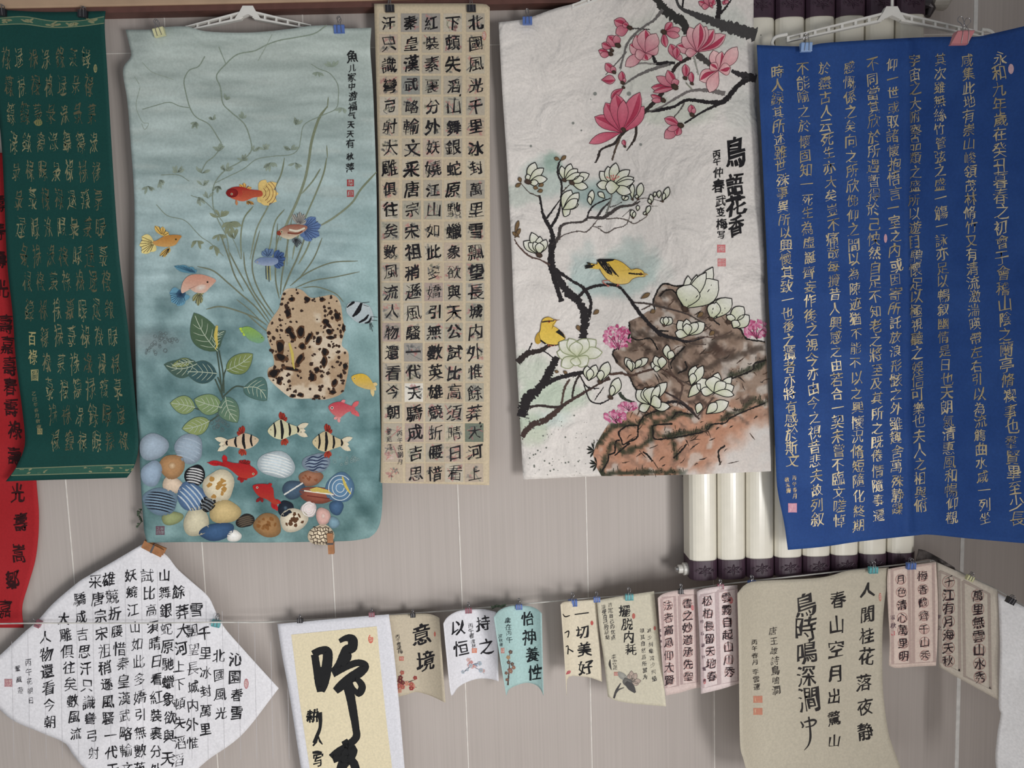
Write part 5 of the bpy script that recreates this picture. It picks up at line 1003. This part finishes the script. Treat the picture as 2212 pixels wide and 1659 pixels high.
for b, tips, sp in (((888, 175), [(790, 130, 70), (800, 215, 70), (845, 150, 40)], (890, 178, 20)), ((818, 300), [(750, 230, 74), (800, 225, 50)], (815, 290, 22)), ((775, 310), [(712, 278, 50)], (775, 322, 16)), ((768, 345), [(690, 322, 44), (700, 350, 40)], (768, 345, 18)), ((1110, 205), [(1160, 142, 50), (1215, 185, 50), (1122, 302, 44), (1210, 232, 46)], (1108, 205, 22)), ((1185, 380), [(1150, 282, 60), (1222, 355, 56), (1190, 300, 50)], None), ((800, 472), [(735, 405, 54), (775, 425, 36)], (790, 462, 16)), ((708, 512), [(798, 512, 60)], None), ((845, 538), [(838, 456, 44), (860, 500, 24)], (845, 530, 16)), ((850, 565), [(770, 630, 46)], (850, 560, 12)), ((1188, 560), [(1028, 560, 58), (1060, 490, 54), (1132, 450, 60), (1172, 505, 50), (1040, 590, 36)], (1178, 555, 26)), ((1110, 640), [(1025, 608, 34), (1030, 642, 34)], (1105, 642, 20)), ((1245, 505), [(1245, 410, 50)], (1245, 500, 16)), ((1292, 540), [(1283, 460, 38)], (1288, 535, 14)), ((1292, 740), [(1282, 670, 46), (1305, 690, 30)], (1290, 735, 18)), ((1212, 805), [(1112, 758, 56), (1112, 885, 70), (1190, 868, 50), (1130, 830, 40)], (1216, 802, 22)), ((862, 935), [(848, 895, 28)], (858, 938, 10)), ((1400, 40), [(1330, 10, 40), (1380, -30, 50), (1430, -5, 50), (1350, 40, 40), (1420, 30, 40)], None), ((1500, 0), [(1490, 30, 30), (1520, 20, 30)], None)):
    flower(AZ, b, tips, a_, ((180, 78, 102), (212, 148, 156)), sepal=sp)
# lower tree
d = Decal()
for T, pts, c_ in ((DZ, [(690, 1720, 60), (560, 1300, 56), (580, 1180, 50), (600, 1050, 56), (565, 900, 50), (500, 790, 44), (470, 680, 26), (450, 560, 26), (430, 530, 16)], BK), (DZ, [(440, 545, 14), (380, 520, 12), (320, 490, 10), (240, 400, 8)], (90, 80, 74)), (DZ, [(560, 900, 36), (640, 770, 32), (680, 620, 24), (690, 480, 24), (690, 390, 24), (650, 290, 24), (655, 190, 22), (680, 130, 10)], BK), (DZ, [(520, 790, 24), (600, 680, 18), (680, 570, 10)], BK), (DZ, [(690, 500, 14), (780, 410, 10)], (80, 74, 66)), (DZ, [(600, 1090, 50), (660, 980, 40), (680, 880, 40), (760, 840, 26), (920, 825, 26), (990, 780, 30), (1150, 780, 44), (1220, 740, 44), (1340, 660, 36), (1480, 640, 28), (1560, 600, 14)], (72, 66, 64)),
 (DZ, [(970, 800, 14), (1010, 690, 20), (1090, 620, 18), (1240, 560, 12)], BK), (DZ, [(1090, 770, 26), (1150, 680, 24), (1240, 590, 14)], (60, 56, 56)), (DZ, [(1190, 740, 22), (1230, 620, 20), (1250, 540, 18), (1240, 470, 20)], (120, 120, 114)), (DZ, [(1230, 660, 12), (1300, 640, 8), (1370, 600, 6)], (90, 86, 84)), (DZ, [(1190, 795, 16), (1330, 785, 12), (1430, 810, 14), (1510, 845, 12), (1640, 770, 8)], (100, 90, 84)), (DZ, [(640, 1040, 20), (720, 970, 12), (880, 930, 14), (960, 940, 14), (1040, 870, 12), (1100, 790, 8)], (96, 86, 82)), (DZ, [(1040, 875, 8), (1110, 900, 10), (1190, 950, 16), (1290, 900, 12), (1420, 850, 8), (1470, 690, 6)], (100, 92, 88)), (DZ, [(1050, 880, 8), (1150, 880, 5)], (100, 92, 88)), (DZ, [(160, 1020, 12), (220, 1110, 18), (330, 1210, 22), (450, 1250, 18), (560, 1310, 26)], (92, 72, 66)), (DZ, [(1640, 650, 8), (1770, 650, 5)], (130, 124, 116)), (DZ, [(1480, 640, 12), (1600, 560, 8), (1840, 600, 6)], (90, 84, 80)), (DZ, [(1370, 770, 6), (1470, 680, 6)], (100, 96, 90)),
 (BZ, [(405, -10, 40), (405, 150, 50), (440, 240, 56), (520, 350, 60), (590, 410, 56), (625, 520, 60), (610, 650, 60)], (44, 40, 42)), (BZ, [(430, 190, 26), (530, 260, 20), (620, 320, 24), (665, 410, 24), (650, 510, 30)], BK), (BZ, [(180, 810, 50), (240, 750, 44), (330, 730, 30), (390, 695, 26), (450, 690, 10)], (52, 44, 42)), (BZ, [(245, 740, 10), (275, 680, 6)], BK), (BZ, [(350, 730, 10), (420, 780, 8)], BK),
 (BZ, [(205, 1170, 70), (240, 1050, 80), (330, 970, 60), (390, 870, 60), (440, 770, 46)], BK), (BZ, [(360, 950, 44), (450, 910, 30), (560, 885, 34), (640, 870, 26), (700, 870, 18)], BK), (BZ, [(205, 1300, 36), (270, 1225, 44), (360, 1190, 44), (440, 1130, 34), (500, 1080, 26), (600, 1020, 20), (720, 950, 14), (790, 910, 26)], (70, 54, 50)), (BZ, [(260, 1105, 20), (330, 1095, 18), (430, 1105, 18), (490, 1090, 14)], (60, 50, 48)), (BZ, [(470, 1090, 14), (490, 980, 16), (525, 920, 14)], (84, 68, 60)), (BZ, [(540, 1050, 12), (555, 960, 16), (590, 890, 14)], (54, 46, 44)), (BZ, [(590, 890, 10), (640, 970, 10), (720, 980, 8)], BK), (BZ, [(620, 960, 10), (660, 1060, 10), (730, 1080, 10), (800, 1045, 8)], BK), (BZ, [(690, 1060, 6), (750, 970, 6)], BK), (BZ, [(850, 1010, 24), (890, 1050, 22), (960, 1075, 8)], (60, 66, 56))):
    branch(d, T, pts, c_)
for i in range(70):
    x, y = BZ((random.uniform(230, 700), random.uniform(1160, 1560)))[0]; r = random.choice((.7, .9, 1.1, 2)); d.ell(x, y, r, r, 0, (120, 124, 116), n=7)
d.build(BP, 'painted_lower_branches', cell=14)
# rock
ro = [(920, 535), (1000, 500), (1040, 470), (1100, 455), (1080, 400), (1110, 330), (1150, 285), (1230, 302), (1310, 290), (1400, 330), (1480, 350), (1500, 440), (1560, 480), (1600, 560), (1650, 590), (1700, 650), (1822, 670), (1832, 790), (1845, 1100), (1860, 1530), (1640, 1540), (1350, 1552), (1000, 1560), (735, 1562), (700, 1500), (680, 1420), (700, 1350), (760, 1250), (790, 1205), (890, 1185), (905, 1140), (985, 1105), (1000, 1040), (960, 980), (900, 870), (830, 810), (808, 745), (880, 680), (930, 640)]
RP = [np.array(FZ(*p)) for p in ([(2120, 600), (1980, 560), (1850, 680), (1680, 740), (1580, 800)], [(1480, 860), (1400, 900), (1250, 950), (1100, 960), (860, 990)], [(1240, 740), (1060, 720), (980, 790), (800, 830), (760, 900), (760, 1040), (600, 1130), (420, 1180), (300, 1060), (250, 1150), (200, 1300), (170, 1440)], [(880, 690), (700, 750), (640, 830), (480, 850), (300, 870), (150, 1050), (90, 1100)], [(2100, 120), (1990, 180), (1800, 240), (1700, 280)], [(160, 1440), (500, 1430), (800, 1425), (1150, 1425)], [(1060, 1260), (1000, 1000), (1100, 960)])]
RP += [np.array(BZ(*p)) for p in ([(920, 540), (930, 640), (1010, 600), (1060, 640), (1200, 640)], [(1240, 870), (1210, 800), (1300, 690), (1400, 660)], [(1290, 860), (1400, 780), (1500, 640), (1600, 620), (1690, 640)], [(900, 870), (820, 780)], [(960, 980), (920, 900)], [(1130, 340), (1200, 340), (1270, 420)], [(930, 720), (980, 670), (1090, 740)], [(1400, 850), (1600, 760), (1800, 700)])]
def segd(x, y, pl):
    r = np.full(np.shape(x), 1e9)
    for a, b in zip(pl, pl[1:]):
        v = b-a; t = np.clip(((x-a[0])*v[0]+(y-a[1])*v[1])/(v@v), 0, 1); r = np.minimum(r, np.hypot(x-a[0]-v[0]*t, y-a[1]-v[1]*t))
    return r
def rockcol(x, y):
    k = fbm(x, y, 18, 51, 4); f = fbm(x, y, 7, 61, 3); g_ = fbm(x+y*.5, y-x*.5, 40, 71, 3); ag = fbm((x-y)*.8, (x+y)*.25, 9, 65, 3)
    c = mix((158, 136, 120), (200, 150, 124), sm(820, 930, y+(g_-.5)*90)); c = c+((k-.5)*60)[..., None]
    c = mix(c, (78, 62, 54), sm(.50, .68, k*.6+ag*.4)*.85*(1-sm(860, 960, y)*.55))
    c = mix(c, (216, 210, 202), sm(.56, .68, fbm(x, y, 30, 81, 3))*.65)
    c = mix(c, (70, 52, 44), np.exp(-(((x-1545)/34)**2+((y-760)/26)**2))*.8*sm(.3, .55, ag)); c = mix(c, (74, 58, 50), np.exp(-(((x-1480)/30)**2+((y-800)/22)**2))*.7*sm(.3, .6, ag))
    for i, pl in enumerate(RP):
        q = segd(x, y-3, pl); c = mix(c, (54, 58, 44) if i < 7 else (72, 60, 52), np.clip(sm(10, 1, q+(f-.5)*14), 0, 1)*(.9 if i < 7 else .75))
    w_ = sm(0, 60, (x-1565)*.6+(y-935)*.8+(g_-.5)*70); c = mix(c, (224, 219, 214), w_*.92)
    return c
d = Decal(); d.z = 3; d.poly(BZ(*ro), (160, 130, 110)); rkb = d.build(BP, 'painted_rock', cell=4, colorfn=rockcol, label='brown and orange rock with dark moss')
d = Decal(); d.z = 5
for T, pts in ((FZ, [(870, 690), (700, 750), (640, 800), (600, 900), (590, 1020), (480, 1080), (420, 1110), (400, 1060), (370, 960), (440, 900), (490, 880), (600, 880)]), (FZ, [(1240, 750), (1070, 720), (1040, 750), (1000, 800)]), (FZ, [(2120, 610), (1900, 700), (1700, 790), (1640, 850), (1480, 870), (1420, 940), (1250, 985), (1000, 1030), (800, 1040), (780, 950), (790, 880), (1010, 860)]), (FZ, [(320, 1240), (400, 1170), (500, 1090)]), (FZ, [(170, 1420), (240, 1300), (250, 1230), (320, 1200), (330, 1080), (380, 1050)]), (FZ, [(1020, 1270), (1100, 1200), (1180, 1100)]), (FZ, [(660, 1190), (720, 1240), (770, 1310)]), (FZ, [(1580, 1350), (1560, 1190), (1640, 1120)]), (FZ, [(2130, 100), (1990, 140), (1960, 220), (1720, 320)]),
 (BZ, [(1090, 460), (1080, 400), (1110, 330), (1150, 285), (1230, 302), (1320, 288)]), (BZ, [(1120, 370), (1160, 330), (1210, 330), (1250, 380), (1270, 430)]), (BZ, [(920, 540), (920, 630), (880, 680), (810, 740), (840, 810)]), (BZ, [(930, 640), (980, 660), (1060, 650), (1110, 725)]), (BZ, [(1200, 850), (1200, 800), (1290, 700)]), (BZ, [(1240, 880), (1300, 850), (1290, 800)]), (BZ, [(1600, 560), (1660, 590), (1700, 650), (1820, 672)]), (BZ, [(910, 880), (960, 980), (1000, 1010)]), (BZ, [(1500, 440), (1480, 520), (1520, 560)]), (BZ, [(1130, 640), (1100, 600), (1180, 600)])):
    d.line(T(*pts), 3.4, (34, 30, 28), rough=.3)
for _ in range(150):
    x, y = random.uniform(1325, 1655), random.uniform(640, 1010)
    if not inside(x, y, BZ(*ro)) or (x > 1590 and y > 940): continue
    a = random.choice((-.5, -.35, -.8, .9)) + random.uniform(-.3, .3); l = random.uniform(8, 26); c_ = random.choice([(66, 52, 44), (86, 66, 54), (52, 44, 40)])
    d.line([(x, y, 1), (x+l*.5*math.cos(a), y+l*.5*math.sin(a)+random.uniform(-3, 3), random.uniform(1.5, 3)), (x+l*math.cos(a), y+l*math.sin(a), .6)], 1, c_, rough=.3)
for _ in range(240):
    pl = random.choice(RP[:7]); i = random.randrange(len(pl)-1); t = random.random(); q = pl[i]*(1-t)+pl[i+1]*t; x, y = q+np.array([random.gauss(0, 5), random.gauss(0, 5)])
    if random.random() < .5: d.line([(x, y+3), (x+random.uniform(-2, 2), y-5)], 1.2, (44, 48, 36))
    else: d.ell(x, y, 1.1, 1.1, 0, (34, 30, 28), n=6)
for x, y in ((1276, 973), (1282, 1003)):
    for a in (-2.6, 2.7, -1.9, 2.1, 3.3): d.petal((x+8, y), (x+8+18*math.cos(a), y+18*math.sin(a)), 4, (30, 34, 30), (30, 34, 30), n=5)
d.build(BP, 'painted_rock_strokes', cell=10, parent=rkb)
for T, cx_, cy_, rx, ry_, n in ((BZ, 840, 640, 90, 75, 130), (BZ, 1760, 590, 80, 58, 110), (FZ, 480, 650, 110, 50, 60), (FZ, 330, 770, 130, 70, 80)):
    d = Decal(); d.z = 5; s_ = .325 if T is BZ else .181
    for _ in range(n):
        r = math.sqrt(random.random()); e = random.uniform(0, 6.28); x, y = T((cx_+r*rx*math.cos(e), cy_+r*ry_*math.sin(e)))[0]
        if x > 1653: continue
        d.ell(x, y, random.uniform(2.5, 5), random.uniform(2, 4), random.uniform(0, 90), random.choice([(204, 110, 150), (216, 140, 170), (186, 82, 124), (226, 170, 190)]), n=8, wob=.3); d.z += .01
    d.z = 8
    for dx in (-.5, -.2, .1, .45): d.line(T((cx_+.1*rx, cy_+ry_*1.15), (cx_+dx*rx*.6, cy_+.4*ry_), (cx_+dx*rx*1.3, cy_-.1*ry_)), 1, (70, 40, 50))
    d.build(BP, 'painted_pink_tree', cell=16)
d = Decal(); d.z = 8
for T, pts, c_ in ((BZ, [(575, 385, 22), (640, 320, 22), (740, 295, 20), (840, 300, 20), (910, 370, 20), (960, 440, 26), (1040, 540, 26), (1130, 620, 28), (1230, 650, 20), (1310, 670, 18), (1420, 640, 10)], BK), (BZ, [(690, 870, 14), (790, 885, 18), (870, 880, 18), (930, 895, 18), (1010, 870, 14), (1100, 850, 14), (1150, 860, 12), (1230, 915, 12), (1280, 965, 12)], (84, 64, 56)), (BZ, [(1180, 830, 10), (1210, 890, 12), (1270, 950, 14), (1260, 1030, 14), (1240, 1090, 10)], (92, 74, 66)),
 (BZ, [(1150, 1000, 12), (1240, 1050, 14), (1320, 1110, 14), (1360, 1160, 16), (1385, 1185, 10)], (64, 52, 50)), (BZ, [(1160, 1080, 18), (1220, 1068, 18), (1280, 1090, 14), (1350, 1150, 12)], BK), (BZ, [(1370, 1170, 10), (1430, 1100, 9), (1480, 1040, 10)], (92, 74, 66)), (BZ, [(950, 410, 10), (1050, 420, 14), (1130, 440, 14), (1250, 470, 12), (1330, 500, 10), (1430, 560, 9)], (74, 64, 60)), (BZ, [(1060, 430, 8), (1000, 460, 6)], (84, 70, 64)), (BZ, [(1310, 665, 12), (1400, 640, 9), (1520, 640, 7), (1600, 600, 6)], (96, 78, 70)), (BZ, [(1420, 560, 8), (1470, 600, 7), (1490, 640, 6)], (84, 70, 64)), (BZ, [(1390, 640, 8), (1320, 680, 8), (1430, 690, 6)], (84, 70, 64)), (BZ, [(1230, 915, 10), (1330, 960, 8)], (84, 70, 64)), (BZ, [(1180, 790, 8), (1185, 840, 9)], (84, 70, 64))):
    branch(d, T, pts, c_)
d.build(BP, 'painted_rock_branches', cell=14)
# white magnolias
GB, WT, OB = (184, 190, 148), (232, 230, 222), (28, 26, 26)
wk = dict(c=(GB, WT), out=OB, name='painted_white_magnolia', dark=False, ow=1.9, z=12)
dd, bb, ee, ff = .19286, .32546, .14466, .18083
for b, tips, sp in (((320, 385), [(395, 160, 110), (310, 290, 60), (490, 225, 90), (530, 345, 90), (430, 390, 70)], (315, 378, 40)), ((720, 360), [(690, 200, 70), (795, 175, 90), (870, 235, 90), (900, 280, 70)], (720, 360, 30)), ((800, 390), [(870, 260, 80), (1000, 290, 100), (985, 440, 90), (940, 330, 80)], (805, 388, 34)), ((700, 690), [(800, 470, 120), (885, 500, 110), (880, 630, 80), (780, 740, 110), (870, 570, 100)], None), ((1260, 420), [(1120, 260, 100), (1210, 205, 100), (1300, 165, 110), (1455, 245, 100), (1500, 330, 90), (1505, 365, 80), (1085, 410, 100), (1470, 500, 110), (1180, 430, 150, (1340, 430))], None), ((440, 1190), [(265, 1045, 120), (355, 945, 110), (450, 990, 90), (520, 1025, 90), (320, 1060, 80), (380, 1050, 80), (440, 1060, 100)], (440, 1200, 40)), ((1020, 640), [(1035, 470, 70), (1000, 540, 50)], None), ((1175, 565), [(1100, 495, 60)], None), ((1490, 575), [(1485, 400, 60)], (1485, 575, 18)), ((1540, 570), [(1585, 390, 80), (1530, 520, 40)], (1545, 570, 18)), ((1690, 630), [(1690, 515, 50), (1665, 570, 40)], (1690, 625, 14)), ((1730, 550), [(1740, 490, 36)], None), ((1780, 560), [(1790, 475, 50)], None), ((1820, 595), [(1890, 435, 70), (1840, 500, 40)], (1820, 598, 16)), ((1490, 790), [(1480, 690, 60), (1510, 710, 40)], (1490, 780, 16)), ((1540, 705), [(1545, 640, 40)], None), ((1640, 745), [(1680, 645, 50), (1610, 720, 40)], (1640, 745, 16)), ((1380, 585), [(1385, 530, 40), (1440, 545, 36)], None)):
    flower(DZ, b, tips, dd, sepal=sp, **wk)
for b, tips in (((1270, 360), [(1200, 325, 10), (1245, 310, 8), (1270, 305, 8), (1300, 310, 8), (1330, 320, 8)]),):
    d = Decal(); d.z = 17
    for t in tips: d.line(DZ(b, t[:2]), 1.4, (196, 110, 104)); d.ell(*DZ(t[:2])[0], 1.6, 1.6, 0, (196, 96, 96), n=7)
    d.build(BP, 'painted_stamens', cell=0)
flower(BZ, (575, 770), [(440, 740, 80), (700, 660, 90), (740, 740, 80), (640, 650, 90), (455, 670, 90), (520, 650, 80), (565, 670, 90), (470, 835, 80), (640, 825, 90), (560, 830, 70)], bb, **{**wk, 'out': (150, 158, 120)})
for b, tips, sp in (((650, 930), [(640, 830, 50), (700, 825, 60), (665, 850, 50)], None), ((730, 935), [(780, 805, 70), (735, 860, 50)], (725, 938, 18)), ((795, 1040), [(850, 910, 70), (810, 960, 40)], (795, 1040, 20)), ((935, 870), [(895, 775, 50), (940, 800, 50), (910, 790, 40)], None), ((960, 850), [(1045, 780, 50), (1000, 790, 40)], None), ((1130, 850), [(1065, 810, 60), (1090, 765, 50), (1140, 770, 60), (1080, 845, 40)], None), ((1180, 790), [(1170, 690, 50), (1205, 730, 50)], None), ((1330, 960), [(1360, 830, 70), (1410, 830, 60), (1345, 880, 50)], None), ((1310, 1040), [(1390, 950, 60)], None), ((1480, 1010), [(1370, 920, 90), (1395, 990, 60), (1510, 875, 70), (1600, 905, 60), (1615, 965, 80), (1480, 900, 110), (1560, 940, 70), (1615, 1025, 50)], None), ((1060, 1090), [(970, 990, 80), (1025, 975, 90), (1170, 940, 70), (1080, 970, 110), (1120, 960, 50), (985, 1125, 60), (1190, 1100, 60), (1130, 1060, 90)], None), ((1370, 1150), [(1390, 1075, 50)], None), ((1430, 1150), [(1580, 1070, 80), (1500, 1075, 60)], None), ((1310, 630), [(1245, 530, 70), (1225, 610, 60), (1300, 520, 60), (1420, 545, 80), (1375, 545, 60), (1300, 550, 60)], None), ((1160, 565), [(1135, 510, 40), (1200, 510, 50), (1165, 505, 40)], (1150, 562, 12)), ((1290, 450), [(1310, 232, 70), (1370, 225, 50), (1475, 175, 100), (1510, 265, 170), (1430, 210, 80), (1330, 290, 160)], (1290, 455, 26)), ((1465, 525), [(1535, 380, 90), (1600, 385, 110), (1500, 410, 90)], (1465, 520, 18)), ((1585, 540), [(1680, 440, 90), (1600, 490, 60)], (1580, 540, 20)), ((1610, 580), [(1715, 495, 80), (1640, 530, 60)], None)):
    flower(BZ, b, tips, bb, sepal=sp, **wk)
LB = (128, 104, 72)
d = Decal(); d.z = 18
for T, ls in ((DZ, (((670, 130), (610, 110)), ((680, 140), (740, 85)), ((235, 385), (215, 325)), ((240, 390), (175, 435)), ((430, 450), (375, 440)), ((430, 430), (490, 400)), ((420, 490), (480, 470)), ((170, 950), (210, 810)), ((165, 1010), (230, 900)), ((220, 1000), (140, 940)))), (BZ, ((((995, 385), (1058, 348)), ((680, 490), (718, 460)), ((590, 600), (575, 560)), ((1450, 630), (1485, 600)), ((1370, 510), (1410, 475)), ((1060, 480), (1090, 460)), ((435, 880), (440, 860)), ((490, 885), (500, 865)))))):
    for b, t in ls: d.petal(T(b)[0], T(t)[0], 9 if T is BZ else 8, (110, 84, 58), LB, out=(60, 50, 42), ow=.9)
d.build(BP, 'painted_brown_buds', cell=0)
# birds
d = Decal(); d.z = 19; Y1, Y2 = (222, 184, 72), (238, 206, 122)
body(d, [(1000, 1290), (1085, 1300), (1100, 1265), (1180, 1245), (1290, 1248), (1370, 1280), (1440, 1335), (1475, 1365), (1530, 1350), (1590, 1368), (1615, 1400), (1622, 1438), (1540, 1445), (1480, 1470), (1440, 1510), (1370, 1525), (1280, 1515), (1200, 1470), (1150, 1410), (1110, 1350), (1000, 1345)], Y1, Y2, DZ)
z = d.z = 21; d.line([*spline(DZ((1000, 1290), (1085, 1300), (1100, 1265), (1180, 1245), (1290, 1248), (1370, 1280), (1440, 1335), (1475, 1365), (1530, 1350), (1590, 1368), (1615, 1400), (1622, 1438), (1540, 1445), (1480, 1470), (1440, 1510), (1370, 1525), (1280, 1515), (1200, 1470), (1150, 1410), (1110, 1350)))], .9, (110, 76, 40), smooth=False)
d.poly(DZ((1083, 1255), (1120, 1240), (1290, 1243), (1265, 1262), (1190, 1275), (1215, 1310), (1240, 1350), (1260, 1400), (1240, 1420), (1200, 1400), (1130, 1320)), (26, 26, 28)); d.lay()
for a, b in (((1180, 1290), (1300, 1420)), ((1210, 1290), (1320, 1430)), ((1150, 1290), (1260, 1425)), ((1230, 1330), (1330, 1440)), ((1130, 1290), (1210, 1400))): d.line(DZ(a, b), 1.6, (30, 28, 28))
for a, b in (((1195, 1300), (1285, 1420)), ((1165, 1300), (1240, 1410)), ((1130, 1270), (1200, 1390))): d.line(DZ(a, b), .8, (180, 160, 120))
for a, b in (((1020, 1300), (950, 1325)), ((1010, 1290), (975, 1285)), ((1040, 1330), (955, 1345)), ((1060, 1310), (965, 1330))): d.line(DZ(a, b), 3, (28, 26, 26))
d.line(DZ((1440, 1400, 16), (1500, 1408, 18), (1570, 1412, 16), (1610, 1412, 6)), 1, (26, 24, 24), rough=.2); d.ell(*DZ((1578, 1410))[0], 3, 3, 0, (24, 22, 22), n=9); d.lay(); d.ell(*DZ((1578, 1408))[0], 1.2, 1.2, 0, (180, 90, 60), n=7)
d.poly(DZ((1612, 1400), (1640, 1402), (1664, 1424), (1630, 1418), (1632, 1440), (1605, 1432)), (196, 160, 96))
for q in (((1230, 1480), (1150, 1490), (1190, 1530)), ((1190, 1530), (1230, 1545)), ((1190, 1530), (1150, 1505)), ((1320, 1520), (1310, 1550)), ((1320, 1525), (1340, 1545)), ((1200, 1545), (1220, 1555))): d.line(DZ(*q), 1.8, (186, 110, 96))
d.build(BP, 'painted_bird', cell=16, label='yellow bird leaning forward on the branch')
d = Decal(); d.z = 19
d.ell(*BZ((322, 645))[0], 8, 14, 20, (190, 150, 50), (206, 170, 70)); d.lay()
b2 = [(335, 550), (350, 518), (385, 507), (420, 522), (440, 527), (424, 545), (412, 562), (440, 580), (480, 615), (494, 650), (450, 672), (440, 690), (372, 685), (335, 660), (322, 620), (330, 590)]
body(d, b2, (228, 190, 78), (236, 204, 96), BZ); d.lay(); p = spline(BZ(*b2), closed=True); d.line([*p, p[0]], .9, (100, 74, 40), smooth=False)
d.poly(BZ((430, 606), (455, 588), (480, 614), (497, 652), (470, 632)), (28, 28, 30)); d.line(BZ((340, 540, 8), (370, 535, 10), (420, 532, 6)), 1, (60, 50, 40)); d.ell(*BZ((388, 536))[0], 3, 3, 0, (190, 90, 50), n=9); d.lay(); d.ell(*BZ((388, 536))[0], 1.5, 1.5, 0, (24, 20, 20), n=7)
d.line(BZ((415, 525, 8), (440, 528, 5), (460, 524, 2)), 1, (150, 110, 80)); d.line(BZ((330, 660), (365, 685)), 3.5, (30, 28, 28))
for a, b in (((385, 685), (380, 700)), ((420, 688), (425, 698)), ((390, 695), (410, 700))): d.line(BZ(a, b), 1.6, (190, 110, 80))
d.build(BP, 'painted_bird', cell=16, label='yellow bird sitting upright at left')
d = Decal(); d.z = 4
for ch, x, y, w_, h_ in (('鳥', 1588, 328, 46, 68), ('語', 1588, 398, 38, 48), ('花', 1590, 444, 46, 46), ('香', 1590, 488, 34, 44)): put(d, ch, x, y, w_, h_, (24, 22, 26), .034, -2, .16)
for ch, x, y, s_ in (('丙', 1548, 333, 17), ('午', 1549, 349, 17), ('仲', 1552, 372, 22), ('春', 1552, 402, 28), ('武', 1557, 434, 23), ('变', 1557, 458, 20), ('梅', 1559, 484, 24), ('写', 1558, 507, 18)): put(d, ch, x, y, s_, s_*1.1, (26, 24, 28), .02, 0, .12)
d.build(BP, 'inscription', INK); seal(BP, 1558, 537, 18, 17, '梅', (216, 126, 128), (226, 190, 186)); seal(BP, 1559, 567, 18, 17, '武变梅印', (214, 130, 130), (226, 196, 192)); seal(BP, 1621, 970, 13, 21, '印', (222, 160, 156), (226, 206, 200), oval=True)

# green sprigs caught behind the papers
SPR = solid('dull_green_sprig', (92, 108, 88), .7)
for lab, pts in (('small wilted green sprig behind the left edge of the fish painting', [(306, 1100), (300, 1112), (306, 1124), (296, 1140)]), ('small dried sprig on the cord left of the pale teal sheet', [(1062, 1316), (1072, 1311), (1084, 1312), (1090, 1309)])):
    mb = MB(); dp = .035 if pts[0][0] < 600 else .05; q = spline(pts); mb.tube([P1(x, y, dp) for x, y in q], .0012, 6)
    for i in range(2, len(q), 2):
        x, y = q[i]; mb.tube([P1(x, y, dp), P1(x+random.uniform(-4, 4), y-3, dp+.006), P1(x+random.uniform(-8, 8), y+random.uniform(-6, 3), dp+.008)], [.0012, .0035, .0006], 6)
    tag(mb.build('sprig', SPR, smooth=True), lab, 'sprig')
bpy.data.objects.remove(_to)
